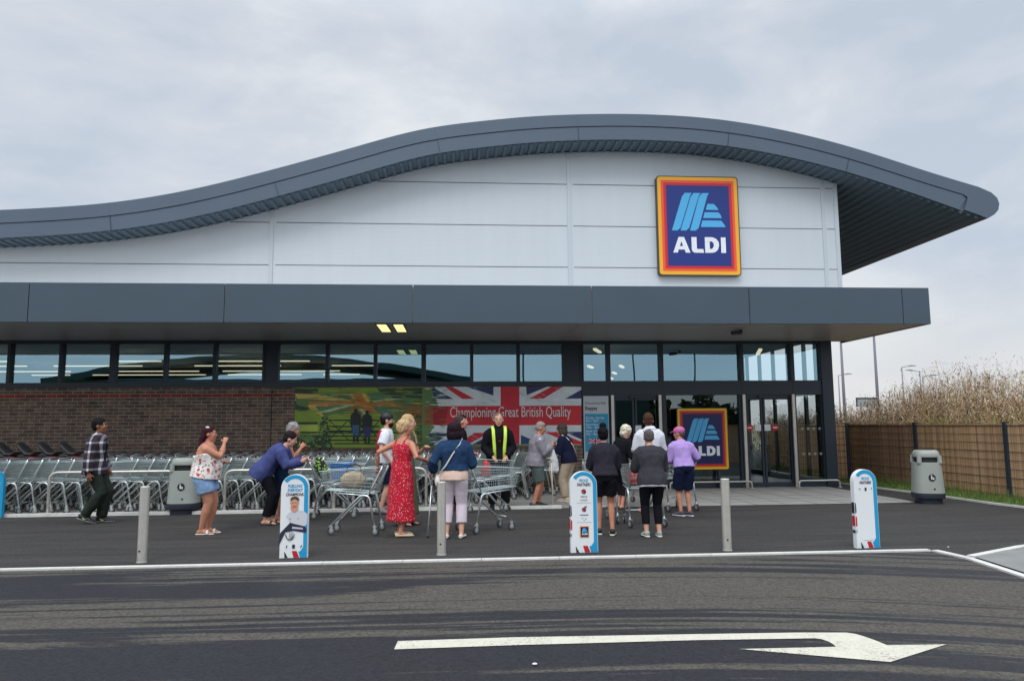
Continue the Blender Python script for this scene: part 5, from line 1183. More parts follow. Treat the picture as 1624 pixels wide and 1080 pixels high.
    # hair
    if hair:
        hb = MB(); E = lambda x, y, z, r_: hb.ell(Hx(x, y, z), r_, HR, 16, 11)
        if hair not in ('shaved',): E(-.024, 0, .040, (.103, .086, .096)); E(-.05, 0, -.005, (.070, .080, .075))
        else: E(-.022, 0, .036, (.096, .081, .093)); E(-.045, 0, 0, (.068, .074, .068))
        amp = .009
        if hair == 'quiff': E(.03, 0, .11, (.05, .05, .03))
        if hair == 'bob': E(-.03, 0, .035, (.112, .104, .105)); E(-.05, 0, -.05, (.082, .108, .100)); E(-.01, .085, -.05, (.045, .028, .085)); E(-.01, -.085, -.05, (.045, .028, .085)); amp = .008
        if hair in ('long', 'longred'):
            q_ = [Hx(-.06, 0, .02), Hx(-.095, 0, -.08), Nk+Vector((-.10, 0, -.04)), Nk+Vector((-.13, 0, -.17)), Nk+Vector((-.12, 0, -.28))]
            hb.rings(q_, [(.06, .085), (.055, .09), (.045, .09), (.035, .07), (.015, .03)], Y_, 14); amp = .008
        if hair == 'front':
            for s_ in (-1, 1): hb.rings([Hx(-.02, s_*.075, .02), Hx(.0, s_*.095, -.09), Nk+Vector((.06, s_*.10, -.08)), Nk+Vector((.10, s_*.10, -.20))], [.045, .045, .04, .02], Y_, 12)
            amp = .009
        if hair == 'bun': E(-.03, 0, .145, (.055, .055, .05)); amp = .006
        if hair == 'updo': E(-.08, 0, -.01, (.045, .06, .05)); amp = .014
        if hair == 'curly': E(-.02, 0, .05, (.115, .10, .10)); E(-.05, 0, -.03, (.075, .09, .075)); amp = .016
        hme = remesh(hb, .010, 1, 'hair', hm, amp, 34, seed); addk(hme, 'hair')
    f.hm = hm
    # clothes -----------------------------------------------------------------
    for c in clothes:
        k = c['k']; b = MB(); lo = c.get('loose', .015); mt = c['m']
        if k == 'top':
            t0 = c.get('drop', .0); rg_ = T[(2 if t0 >= 0 else 3):]; top = c.get('top', 10); rs = [(cc, a+lo, w+lo) for cc, a, w in rg_][:top]
            if t0 > 0: rs = [(P-up1*t0-Vector((0, 0, 0)), T[1][1]+lo*1.4, T[1][2]+lo*1.2)]+([(P-up1*.01, T[1][1]+lo*1.2, T[1][2]+lo*1.2)] if t0 > .06 else [])+rs
            b.rings([q_[0] for q_ in rs], [(q_[1]-(.006 if q_ is rs[-1] else 0), q_[2]-(.006 if q_ is rs[-1] else 0)) for q_ in rs], side, 20)
            sl = c.get('sleeve', 2)
            for i in range(2):
                A, E_, Wr = f.arm[i]
                if sl <= 0: continue
                ctr = Sh; pts = [A*.5+ctr*.5-up3*.012, A*.85+ctr*.15, A*.88+E_*.12, A*.5+E_*.5]; rr_ = [.050*ga+lo*.9, .053*ga+lo*.9, .056*ga+lo, .047*ga+lo]
                if sl < 1: pts = pts[:3]+[A*(1-sl)+E_*sl]; rr_[3] = .050*ga+lo*1.3
                else:
                    pts += [E_]; rr_ += [.040*ga+lo]
                    if sl > 1: t_ = sl-1; pts += [E_*(1-t_*.5)+Wr*t_*.5, E_*(1-t_)+Wr*t_]; rr_ += [.041*ga+lo, (.030 if t_ > .8 else .036)*ga+lo*.9]
                b.rings(pts, rr_, (0, 0, 1) if abs((E_-A).normalized().z) < .8 else (0, 1, 0), 12)
            if c.get('hood'): b.rings([Nk-up3*.06+Vector((-.05, 0, 0)), Nk+Vector((-.075, 0, -.0)), Nk+Vector((-.055, 0, .035))], [(.05, .12), (.055, .11), (.03, .08)], Y_, 14)
            if c.get('collar'): b.rings([Nk-up3*.02, Nk+up3*.04], [(.075, .08), (.066, .07)], Y_, 14)
            if c.get('straps'):
                for s_ in (-1, 1): b.rings([Ch+side*s_*.09*gw+Vector((-.09, 0, .03)), Sh+side*s_*.085+Vector((-.085*gb, 0, 0)), Sh+side*s_*.08+up3*.055, Sh+side*s_*.085+Vector((.085*gb, 0, 0)), Ch+side*s_*.09*gw+Vector((.09, 0, .03))], [.014]*5, Y_, 8)
        elif k in ('trousers', 'shorts'):
            L_ = c.get('len', 2); rs = [(cc, a+lo, w+lo) for cc, a, w in T[:(c.get('hi', 3))]]; rs = [(cc, a, w) for cc, a, w in rs]
            b.rings([q_[0] for q_ in rs], [(q_[1], q_[2]) for q_ in rs], side, 20)
            for i in range(2):
                Hj, Kn, An = f.leg[i][:3]; w = c.get('wide', 0)
                pts = [Hj+Vector((0, 0, .03)), Hj-Vector((0, 0, .07))]; rr_ = [.088*ga+lo, .090*ga+lo]
                if L_ <= 1: pts += [Hj*(1-L_*.5)+Kn*L_*.5, Hj*(1-L_)+Kn*L_]; rr_ += [.084*ga+lo+w*.5, (.082-.02*L_)*ga+lo+w]
                else:
                    t_ = L_-1; pts += [Hj*.5+Kn*.5, Kn]; rr_ += [.076*ga+lo, .055*ga+lo+w*.6]
                    pts += [Kn*(1-t_*.5)+An*t_*.5, Kn*(1-t_)+An*t_]; rr_ += [.052*ga+lo+w*.8, (.040 if t_ > .8 else .046)*ga+lo+w]
                b.rings(pts, rr_, Y_, 14)
        elif k == 'skirt':
            z1_ = c['z']; rs = [(Wt+Vector((0, 0, .02)), T[3][1]+lo, T[3][2]+lo), (P+up1*.05, T[2][1]+lo, T[2][2]+lo), (P-Vector((0, 0, .03)), T[1][1]+lo*1.3, T[1][2]+lo*1.3)]
            fl = c.get('flare', .06); mid = Vector(((f.leg[0][1].x+f.leg[1][1].x)/2, 0, 0)); mfoot = Vector(((feet[0][0]+feet[1][0])/2, (feet[0][1]+feet[1][1])/2, 0))
            for t_ in (.33, .66, 1): z_ = (P.z-.03)*(1-t_)+z1_*t_; c_ = Vector((P.x, 0, 0))*(1-t_)+(mfoot*.9+Vector((P.x*.1, 0, 0)))*t_; c_.z = z_; rs.append((c_, T[1][1]+lo+fl*t_, T[1][2]+lo+fl*t_))
            b.rings([q_[0] for q_ in rs], [(q_[1], q_[2]) for q_ in rs], side, 24)
        elif k == 'shoes':
            for i in range(2):
                Hj, Kn, An, fy, lf, base, fd2, upf, sv = f.leg[i]; b = MB(); kind = c.get('t', 'trainer')
                if kind == 'flat':
                    b.rings([base+fd2*s_+upf*z_ for s_, z_ in ((-.075, .030), (-.05, .032), (.0, .026), (.06, .026), (.11, .024), (.165, .020), (.20, .014))], [(.028, .026), (.030, .036), (.024, .040), (.026, .045), (.026, .049), (.020, .042), (.008, .022)], sv, 12)
                    addk(remesh(b, .008, 1, 'shoe', mt), 'shoe')
                elif kind == 'sandal':
                    b.rings([base+fd2*s_+upf*.004 for s_ in (-.08, -.055, 0, .07, .13, .18, .205)], [(.009, .026), (.010, .037), (.010, .040), (.010, .046), (.010, .052), (.010, .044), (.006, .024)], sv, 12)
                    b.rings([base+fd2*.10+sv*.048+upf*.008, base+fd2*.10+sv*.03+upf*.052, base+fd2*.10+upf*.062, base+fd2*.10-sv*.03+upf*.052, base+fd2*.10-sv*.048+upf*.008], [(.008, .020)]*5, fd2, 8)
                    addk(remesh(b, .006, 1, 'sandal', mt), 'sandal')
                else:
                    b.rings([base+fd2*s_+upf*z_ for s_, z_ in ((-.078, .045), (-.055, .052), (.0, .055), (.06, .043), (.12, .032), (.17, .027), (.20, .022))], [(.034, .026), (.050, .038), (.054, .042), (.042, .044), (.030, .050), (.024, .044), (.012, .024)], sv, 14)
                    o = addk(remesh(b, .008, 1, 'shoe', mt), 'shoe'); b = MB()
                    b.rings([base+fd2*s_+upf*.012 for s_ in (-.086, -.06, 0, .06, .12, .17, .208)], [(.013, .026), (.014, .041), (.014, .044), (.014, .047), (.014, .053), (.014, .047), (.010, .026)], sv, 14)
                    me_ = b.mesh('sole', c.get('sole', mt), True); f.kids.append(me_); so_ = bpy.data.objects.new('sole', me_); COL.objects.link(so_); so_.parent = o
                    if c.get('flash'):
                        b = MB()
                        for s_ in (-1, 1): b.rings([base+fd2*.02+sv*s_*.046+upf*.035, base+fd2*.06+sv*s_*.050+upf*.030, base+fd2*.0+sv*s_*.050+upf*.05], [.007, .009, .004], upf, 8)
                        me_ = b.mesh('stripe', c['flash'], True); f.kids.append(me_); so_ = bpy.data.objects.new('stripe', me_); COL.objects.link(so_); so_.parent = o
            continue
        vx = c.get('vox', .0125); me_ = remesh(b, vx, c.get('sm', 3), c.get('name', k), mt, c.get('wr', .007), c.get('wsc', 10), seed); addk(me_, c.get('name', k))
    f.extra = []
    # place and scale
    Mx = Matrix.Scale(S, 4)
    def finish():
        for m_ in [root.data]+f.kids: m_.transform(Mx)
        root.location = (loc[0], loc[1], 0); root.rotation_euler = (0, 0, R(rz))
    f.finish = finish
    f.world = lambda p: Matrix.Translation((loc[0], loc[1], 0)) @ Matrix.Rotation(R(rz), 4, 'Z') @ (Vector(p)*S)
    return f
def kid(f, b, name, mt, smooth=True): return f.addk(b.mesh(name, mt, smooth), name)
def phone(f, i, label, off=(0, 0, 0)):
    """a phone resting in hand i"""
    A, E_, Wr = f.arm[i]; d = (Wr-E_).normalized(); p = f.world(Wr+d*.10+Vector(off)); q_ = f.world(Wr+d*.20+Vector(off)); dd = (q_-p).normalized()
    t = thing('phone', label, 'phone', p); b = MB(); b.box(-.037, .037, -.075, .075, -.004, .004); b.build('phone_body', M['blackp'], t); b = MB(); b.box(-.033, .033, -.068, .068, .0042, .0052); b.build('screen', M['ink'], t)
    t.rotation_euler = (R(35), 0, f.root.rotation_euler.z-R(90)); return t
black = fabric('black_cloth', (.010, .010, .014)); navy = fabric('navy_cloth', srgb(28, 32, 56)); denim = fabric('denim', srgb(38, 62, 94), .25, 14); ldenim = fabric('light_denim', srgb(140, 172, 212), .2, 12)
charc = fabric('charcoal_cloth', srgb(62, 62, 68)); blueh = fabric('blue_hoodie', srgb(72, 80, 130)); whitec = fabric('white_cloth', srgb(222, 224, 232), .06); greyh = fabric('grey_hoodie', srgb(142, 138, 146)); beige = fabric('beige_cloth', srgb(190, 172, 150))
olive = fabric('olive_cloth', srgb(92, 96, 76)); lilac = fabric('lilac_cloth', srgb(178, 150, 214), .06); pinkc = fabric('pink_cap', srgb(196, 110, 160)); whitej = fabric('white_jeans', srgb(220, 206, 216), .06); green_dk = fabric('dark_green_cloth', srgb(44, 52, 46)); shortg = fabric('grey_green_shorts', srgb(86, 98, 96))
hivis = mat('hi_vis', srgb(206, 236, 90), .6); redc = fabric('red_cloth', srgb(176, 34, 50)); wshoe = mat('white_shoe', srgb(222, 218, 210), .6); bshoe = mat('black_shoe', (.015, .015, .017), .5); gshoe = mat('grey_shoe', srgb(120, 122, 124), .6); tanshoe = mat('cream_shoe', srgb(214, 196, 166), .6)
flor = patt('floral_top', srgb(232, 228, 224), [srgb(196, 78, 60), srgb(226, 150, 128), srgb(84, 92, 96)], [12, 15, 19], [.54, .50, .46])
redd = patt('red_dress_print', srgb(190, 14, 44), [srgb(240, 214, 214)], [46], [.455])
plm = plaid('plaid_flannel', srgb(46, 38, 46), srgb(128, 124, 134), srgb(228, 228, 232))
# 1 --- man in plaid overshirt
f = person('man in a black and white plaid overshirt walking past the trolley bay', G(146, 829), 2, 1.76, 'brown', 1.0, 2, 2, (0.0, -.025), ((.10, .08, 0, .0), (-.09, -.09, 0, .05)), hands=((.10, .25, .84), (.02, -.26, .80)), head=(0, 2), hair='short', haircol=(24, 20, 22),
    clothes=[dict(k='top', m=plm, drop=.13, loose=.044, sleeve=1.95, name='overshirt', collar=1, wr=.010), dict(k='trousers', m=green_dk, len=1.95, loose=.022, wide=.020, wr=.014), dict(k='shoes', m=bshoe, sole=gshoe, flash=mat('lime_flash', srgb(214, 240, 140), .5))], curl=(45, 60))
b = MB(); b.rings([f.P+Vector((.125, 0, -.03)), f.Wt+Vector((.115, 0, 0)), f.Ch+Vector((.125, 0, 0)), f.Sh+Vector((.09, 0, 0))], [(.036, .055), (.036, .05), (.036, .05), (.03, .04)], (0, 1, 0), 12); kid(f, b, 't_shirt', black); f.finish()
# 2 --- woman in floral strapless top
f = person('woman in a floral strapless top and pale denim shorts, hand at her mouth', G(322, 846), 3, 1.58, 'tan', 1.44, 1, 4, (0, 0), ((.05, .09, 0, 0), (-.01, -.09, 0, 0)), hands=((.26, .12, 1.12), (.29, -.04, 1.43)), poles=((.1, .5, -1), (.1, -.5, -1)), head=(0, 4), belly=.035, hair='longred', haircol=(58, 26, 34),
    clothes=[dict(k='top', m=flor, drop=.05, loose=.045, sleeve=0, top=4, name='floral_top', wr=.014), dict(k='shorts', m=ldenim, len=.62, loose=.020, wide=.018, name='denim_shorts', wr=.008), dict(k='shoes', t='sandal', m=wshoe)], curl=(95, 95), seed=2)
b = MB(); b.ell(f.Hx(-.03, -.06, .10), (.03, .02, .018), f.HR); kid(f, b, 'hair_clip', wshoe); f.finish()
# 3 --- leaning woman, blue hoodie
f = person('dark haired woman in a blue hoodie leaning on her trolley handle, black trousers', G(424, 831), 3, 1.66, 'light', 1.02, 37, 10, (-.08, -.03), ((.03, .08, 5, 0), (-.02, -.09, -5, 0)), hands=((.56, .14, 1.03), (.54, -.12, 1.03)), poles=((-.3, .6, -1), (-.3, -.6, -1)), head=(-8, 22), hair='short', haircol=(34, 26, 30),
    clothes=[dict(k='top', m=blueh, drop=.17, loose=.050, sleeve=1.9, hood=1, name='hoodie', wr=.012), dict(k='trousers', m=black, len=1.85, loose=.018, wide=.012, wr=.010), dict(k='shoes', t='sandal', m=bshoe)], curl=(80, 60), seed=3)
f.finish(); phone(f, 1, 'dark phone in the hands of the leaning woman in the blue hoodie')
# 4 --- grey haired woman
f = person('grey haired woman in a dark sleeveless top behind the leaning woman in blue', G(442, 826), 12, 1.66, 'tan', 1.12, 10, 14, (0, 0), ((.05, .09, 5, 0), (-.02, -.09, -5, 0)), hands=((.36, .10, 1.22), (.34, -.10, 1.24)), poles=((-.2, .5, -1), (-.2, -.5, -1)), head=(-5, 18), hair='updo', haircol=(150, 146, 146),
    clothes=[dict(k='top', m=navy, drop=.06, loose=.02, sleeve=0, top=6, straps=1, name='vest_top'), dict(k='shorts', m=denim, len=.9, loose=.018, wide=.02, name='denim_shorts'), dict(k='shoes', t='sandal', m=wshoe)], curl=(60, 60), seed=4)
f.finish(); phone(f, 0, 'phone held up by the grey haired woman')
# 5 --- bearded man
f = person('bearded man in a dark cap, white and red top and navy shorts', G(609, 814), 2, 1.80, 'light', 1.0, 2, 2, (0, 0), ((.08, .09, 5, 0), (-.06, -.09, -5, 0)), hands=((.20, .25, 1.0), (.10, -.24, .90)), head=(0, 0), hair='short', haircol=(28, 24, 24),
    clothes=[dict(k='top', m=whitec, drop=.08, loose=.03, sleeve=.75, name='shirt'), dict(k='shorts', m=navy, len=.95, loose=.02, wide=.02), dict(k='shoes', m=gshoe, sole=bshoe)], seed=5)
b = MB(); b.ell(f.Hx(.045, 0, -.065), (.052, .062, .055), f.HR); kid(f, b, 'beard', f.hm)
b = MB()
for s_ in (-1, 1): b.ell(f.Hx(.094, s_*.032, .008), (.005, .022, .016), f.HR, mi=0); b.rings([f.Hx(.09, s_*.052, .010), f.Hx(0, s_*.086, .012)], .003, (0, 0, 1), 6)
kid(f, b, 'glasses', M['blackp'])
b = MB(); b.rings([f.P+Vector((-.07, 0, -.06)), f.Wt+Vector((-.06, 0, 0)), f.Ch+Vector((-.06, 0, 0)), f.Sh+Vector((-.05, 0, .02))], [(.095, .16), (.085, .145), (.10, .16), (.07, .14)], (0, 1, 0), 16)
kid(f, b, 'red_back_panel', redc); b = MB(); b.ell(f.Hx(-.018, 0, .052), (.108, .090, .085), f.HR); kid(f, b, 'cap', bshoe); f.finish()
# 6 --- olive dress
f = person('blonde woman in a long olive dress standing behind the woman in the red dress', G(641, 832), -25, 1.74, 'light', 1.08, 3, 4, (0, 0), ((.02, .09, 5, 0), (0, -.09, -5, 0)), hands=((.30, .08, 1.18), (.12, -.24, .92)), poles=((-.2, .5, -1), (-.5, -.5, -.3)), head=(18, 4), hair='front', haircol=(192, 160, 118),
    clothes=[dict(k='top', m=olive, drop=.0, loose=.02, sleeve=.5, name='dress_bodice'), dict(k='skirt', m=olive, z=.16, flare=.07, name='dress_skirt', wr=.012), dict(k='shoes', t='sandal', m=bshoe)], curl=(80, 40), seed=6)
f.finish()
# 7 --- red dress
f = person('blonde woman in a long red dress with white flecks, holding a trolley', G(636, 850), 52, 1.65, 'tan', 1.0, 3, 3, (0, 0), ((.06, .08, -45, 0), (-.08, -.06, -42, 0)), hands=((-.10, .39, 1.00), (.18, -.32, 1.10)), poles=((-.7, .4, -.2), (-.7, -.7, -.6)), head=(-32, 4), hair='updo', haircol=(198, 168, 128),
    clothes=[dict(k='top', m=redd, drop=.0, loose=.016, sleeve=0, top=5, straps=1, name='dress_bodice', wr=.003), dict(k='skirt', m=redd, z=.22, flare=.055, name='dress_skirt', wr=.012, wsc=7), dict(k='shoes', t='flat', m=tanshoe)], curl=(80, 60), seed=7)
f.finish(); phone(f, 1, 'phone in the right hand of the woman in the red dress')
# 8 --- denim jacket
f = person('dark haired woman in a denim jacket and white cropped trousers leaning on a crutch', G(720, 853), 84, 1.61, 'light', 1.14, 3, 6, (0, 0), ((.0, .11, 8, 0), (.0, -.11, -8, 0)), hands=((.12, .33, .96), (.32, -.22, 1.06)), poles=((-.5, .5, -.8), (-.4, -.5, -1)), head=(-6, 4), hair='bob', haircol=(40, 26, 34),
    clothes=[dict(k='top', m=denim, drop=.0, loose=.036, sleeve=1.9, name='denim_jacket', collar=1, wr=.010), dict(k='top', m=fabric('peach_cloth', srgb(226, 196, 180), .05), drop=.09, loose=.022, sleeve=0, top=3, name='blouse'), dict(k='trousers', m=whitej, len=1.68, loose=.016, wide=.012, name='cropped_trousers', wr=.006), dict(k='shoes', t='flat', m=wshoe)], curl=(95, 80), seed=8)
A, E_, Wr = f.arm[0]; hp = f.world(Wr+(Wr-E_).normalized()*.06)
b = MB(); b.rings([f.Sh+Vector((.0, -.12, .075)), f.Sh+Vector((-.13, -.10, .0)), f.Ch+Vector((-.175, 0, -.02)), f.Wt+Vector((-.165, .11, -.02)), f.P+Vector((-.11, .20, .03))], [(.003, .012)]*5, (0, 0, 1), 6); kid(f, b, 'bag_strap', wshoe)
f.finish()
t = thing('crutch', 'grey forearm crutch standing beside the woman in the denim jacket', 'crutch', (hp.x-.02, hp.y-.02, 0)); dx = -.0; b = MB()
b.tube([(-.05, -.08, .03), (-.0, .0, .72)], .0105, 10); b.tube([(0, 0, .72), (.02, .02, hp.z+.22)], .012, 10); b.build('shaft', M['tubem'], t, True)
b = MB(); b.tube([(.02, .02, hp.z-.0), (-.0, .11, hp.z-.0)], .016, 10); b.build('hand_grip', M['blackp'], t, True); b = MB(); b.rings([(.02, .02, hp.z+.16), (.02, .02, hp.z+.24)], .045, n=14); b.build('arm_cuff', M['rim'], t, True); b = MB(); b.rings([(-.052, -.083, 0), (-.048, -.076, .05)], [.02, .015], n=12); b.build('rubber_tip', M['tyre'], t, True)
hp2 = f.world(f.P+Vector((-.03, .24, -.10))); t = thing('shoulder_bag', 'small cream shoulder bag at the hip of the woman in the denim jacket', 'bag', hp2); b = MB(); b.rings([(0, -.09, 0), (0, 0, -.0), (0, .09, 0)], [(.05, .03), (.09, .045), (.05, .03)], (1, 0, 0), 12); b.build('bag_body', wshoe, t, True)
# 9 --- dark man behind
f = person('short haired man in a black jacket pushing a trolley beside the steward, half hidden', G(725, 808), 4, 1.77, 'pink', 1.04, 4, 6, (0, 0), ((.06, .09, 5, 0), (-.05, -.09, -5, 0)), hands=((.28, .2, 1.02), (.26, -.2, 1.02)), poles=((-.3, .6, -1), (-.3, -.6, -1)), head=(0, 2), hair='shaved', haircol=(70, 62, 60),
    clothes=[dict(k='top', m=black, drop=.10, loose=.03, sleeve=1.9, name='jacket', collar=1), dict(k='trousers', m=black, len=1.95, loose=.02, wide=.015), dict(k='shoes', m=bshoe)], curl=(85, 85), seed=9)
b = MB(); b.ell(f.Hx(-.01, 0, .085), (.085, .066, .045), f.HR, 16, 10); f.addk(remesh(b, .009, 1, 'top_hair', fabric('hair_dark_top', srgb(44, 36, 34)), .006, 30), 'top_hair'); f.finish()
# 10 --- steward
f = person('steward in a black coat and yellow hi-vis waistcoat facing the queue', G(791, 806), -86, 1.80, 'light', 1.08, 1, 2, (0, 0), ((.03, .12, 10, 0), (.03, -.12, -10, 0)), hands=((.16, .12, .92), (.16, -.12, .92)), poles=((-.5, .8, -.3), (-.5, -.8, -.3)), head=(-6, 3), hair='shaved', haircol=(120, 104, 88),
    clothes=[dict(k='top', m=black, drop=.12, loose=.036, sleeve=1.95, name='coat', collar=1), dict(k='trousers', m=black, len=1.95, loose=.02, wide=.015), dict(k='shoes', m=bshoe)], curl=(70, 70), seed=10)
b = MB()
for s_ in (-1, 1):
    b.rings([f.P+Vector((.165, s_*.085, -.06)), f.Wt+Vector((.145, s_*.09, 0)), f.Ch+Vector((.160, s_*.105, 0)), f.Sh+Vector((.125, s_*.11, .01)), f.Sh+Vector((.03, s_*.115, .075)), f.Sh+Vector((-.11, s_*.11, .0)), f.Ch+Vector((-.16, s_*.10, 0)), f.P+Vector((-.165, s_*.09, 0))], [(.010, .030)]*8, (0, 1, 0), 10)
b.rings([f.P+Vector((-.10, 0, -.05)), f.Wt+Vector((-.08, 0, 0)), f.Ch+Vector((-.09, 0, .02))], [(.08, .17), (.08, .15), (.085, .16)], (0, 1, 0), 14); kid(f, b, 'hi_vis_waistcoat', hivis)
b = MB(); b.rings([f.Nk+Vector((0, 0, -.02)), f.Nk+Vector((.01, 0, .045)), f.Nk+Vector((.01, 0, .075))], [(.085, .085), (.078, .078), (.06, .062)], (0, 1, 0), 14); kid(f, b, 'scarf', black); b = MB(); b.box(.150, .158, -.015, .02, 1.19, 1.27); kid(f, b, 'badge', redc, False); f.finish()
# 11 --- grey hoodie man
f = person('grey haired man in a grey hoodie and shorts looking down at his hands', G(850, 804), 2, 1.63, 'tan', 1.10, 3, 10, (0, 0), ((.07, .08, 5, 0), (-.06, -.10, -5, 0)), hands=((.33, .09, 1.20), (.32, -.08, 1.22)), poles=((-.4, .4, -1), (-.4, -.4, -1)), head=(-6, 20), belly=.02, hair='shaved', haircol=(150, 142, 136),
    clothes=[dict(k='top', m=greyh, drop=.12, loose=.046, sleeve=1.95, hood=1, name='hoodie', wr=.012), dict(k='shorts', m=shortg, len=.95, loose=.026, wide=.024), dict(k='shoes', m=bshoe)], curl=(60, 60), seed=11)
b = MB()
for s_ in (-1, 1): b.ell(f.Hx(.068, s_*.035, .088), (.012, .026, .018), f.HR); b.rings([f.Hx(.06, s_*.058, .085), f.Hx(-.03, s_*.088, .045)], .004, (0, 0, 1), 6)
kid(f, b, 'sunglasses', M['blackp'])
b = MB()
for i in range(2): A, E_, Wr = f.arm[i]; s_ = Vector((0, .05 if i == 0 else -.055, .02)); b.rings([A+s_*1.5, A*.5+E_*.5+s_*1.35, E_+s_*.9], [(.006, .02)]*3, (1, 0, 0), 8)
kid(f, b, 'sleeve_stripe', whitec); f.finish(); phone(f, 1, 'dark wallet sized phone in the hands of the man in the grey hoodie')
wp = f.world(f.arm[1][2]+Vector((.02, -.03, -.06)))
t = thing('carrier_bag', 'thin white plastic carrier bag hanging from the arm of the man in the grey hoodie', 'bag', wp); b = MB(); b.rings([(0, 0, 0), (.0, 0, -.10), (.01, 0, -.22), (.015, 0, -.42), (.01, 0, -.46)], [(.015, .01), (.05, .03), (.09, .05), (.10, .06), (.07, .03)], (0, 1, 0), 14); me_ = remesh(b, .010, 1, 'bag_body', fabric('plastic_white', srgb(206, 208, 212), .1), .010, 16); o = bpy.data.objects.new('bag_body', me_); COL.objects.link(o); o.parent = t
t = thing('walking_stick', 'pale walking stick standing beside the man in the grey hoodie', 'walking stick', (wp.x-.04, wp.y-.06, 0)); b = MB(); b.tube([(.02, 0, 0), (0, 0, .9)], .011, 10); b.tube(arc([(0, 0, .85), (0, 0, .93), (-.09, 0, .93)], .03), .012, 10); b.build('shaft', tanshoe, t, True); b = MB(); b.rings([(.02, 0, -.0), (.02, 0, .03)], .016, n=10); b.build('rubber_tip', M['tyre'], t)
# 12 --- navy jacket woman
f = person('brown haired woman in a navy jacket and beige trousers with a white shoulder strap', G(903, 795), 150, 1.60, 'light', 1.06, 8, 12, (0, 0), ((.05, .09, 5, 0), (-.05, -.09, -5, 0)), hands=((.32, .10, 1.16), (.32, -.12, 1.14)), poles=((-.4, .4, -1), (-.4, -.4, -1)), head=(4, 10), hair='bob', haircol=(72, 62, 56),
    clothes=[dict(k='top', m=navy, drop=.10, loose=.036, sleeve=1.95, name='jacket', wr=.009), dict(k='trousers', m=beige, len=1.92, loose=.022, wide=.022, wr=.010), dict(k='shoes', m=tanshoe, sole=wshoe)], curl=(70, 70), seed=12)
b = MB(); b.rings([f.Sh+Vector((.0, .12, .075)), f.Sh+Vector((-.13, .10, .0)), f.Ch+Vector((-.17, .02, -.02)), f.Wt+Vector((-.155, -.11, -.02))], [(.003, .012)]*4, (0, 0, 1), 6); kid(f, b, 'bag_strap', wshoe)
f.finish(); wp = f.world((.26, .16, 1.02)); t = thing('tote_bag', 'teal tote bag held by the woman in the navy jacket', 'bag', wp); b = MB(); b.rings([(0, 0, 0), (0, 0, -.12), (0, 0, -.34)], [(.03, .11), (.05, .13), (.05, .13)], (0, 1, 0), 14); b.build('bag_body', fabric('teal_cloth', srgb(30, 110, 130)), t, True); b = MB(); b.tube(arc([(0, -.07, -.02), (0, -.05, .13), (0, .05, .13), (0, .07, -.02)], .05), .006, 8); b.build('strap', black, t)
# 13 --- bun
f = person('person with a high black bun, dark sweatshirt and black shorts', G(961, 848), 84, 1.54, 'tan', 1.0, 12, 8, (-.04, 0), ((.06, .10, 8, 0), (-.04, -.10, -12, 0)), hands=((.36, .15, 1.02), (.36, -.15, 1.0)), poles=((-.5, .45, -1), (-.5, -.45, -1)), head=(-4, 4), hair='bun', haircol=(16, 14, 20),
    clothes=[dict(k='top', m=fabric('dark_sweat', srgb(46, 44, 54)), drop=.03, loose=.034, sleeve=1.9, name='sweatshirt', wr=.012), dict(k='shorts', m=black, len=.72, loose=.018, wide=.012), dict(k='shoes', m=bshoe, sole=wshoe, flash=wshoe)], curl=(85, 85), seed=13)
f.finish()
# 14 --- white blonde
f = person('woman with short white blonde curls and a black coat in front of the entrance doors', G(984, 806), 28, 1.56, 'pink', 1.08, 10, 14, (0, 0), ((.04, .09, 5, 0), (-.03, -.09, -5, 0)), hands=((.30, .14, 1.0), (.30, -.14, 1.0)), poles=((-.4, .6, -.6), (-.4, -.6, -.6)), head=(-10, 14), hair='curly', haircol=(226, 218, 196),
    clothes=[dict(k='top', m=black, drop=.10, loose=.040, sleeve=1.95, name='coat'), dict(k='trousers', m=black, len=1.55, loose=.020, wide=.02), dict(k='shoes', t='sandal', m=bshoe)], curl=(80, 80), seed=14)
f.finish()
# 15 --- white hoodie
f = person('tall brown haired person in a white hoodie, denim shorts and pink sandals facing the doors', G(1034, 812), 86, 1.76, 'pink', 1.03, 5, 6, (0, 0), ((.03, .15, 8, 0), (.0, -.13, -8, 0)), hands=((.34, .20, 1.06), (.34, -.20, 1.06)), poles=((-.5, .4, -1), (-.5, -.4, -1)), head=(-14, 4), hair='quiff', haircol=(74, 50, 38),
    clothes=[dict(k='top', m=whitec, drop=.06, loose=.036, sleeve=1.9, hood=1, name='hoodie', wr=.010), dict(k='shorts', m=denim, len=.98, loose=.02, wide=.02, name='denim_shorts'), dict(k='shoes', t='sandal', m=fabric('coral', srgb(226, 110, 120)))], curl=(85, 85), seed=15)
b = MB(); b.rings([f.Sh+Vector((-.0, .11, .07)), f.Sh+Vector((-.135, .105, -.01)), f.Ch+Vector((-.165, .095, -.02)), f.Wt+Vector((-.15, .09, -.02))], [(.003, .013)]*4, (0, 1, 0), 6); kid(f, b, 'rucksack_strap', fabric('maroon', srgb(80, 34, 40))); f.finish()
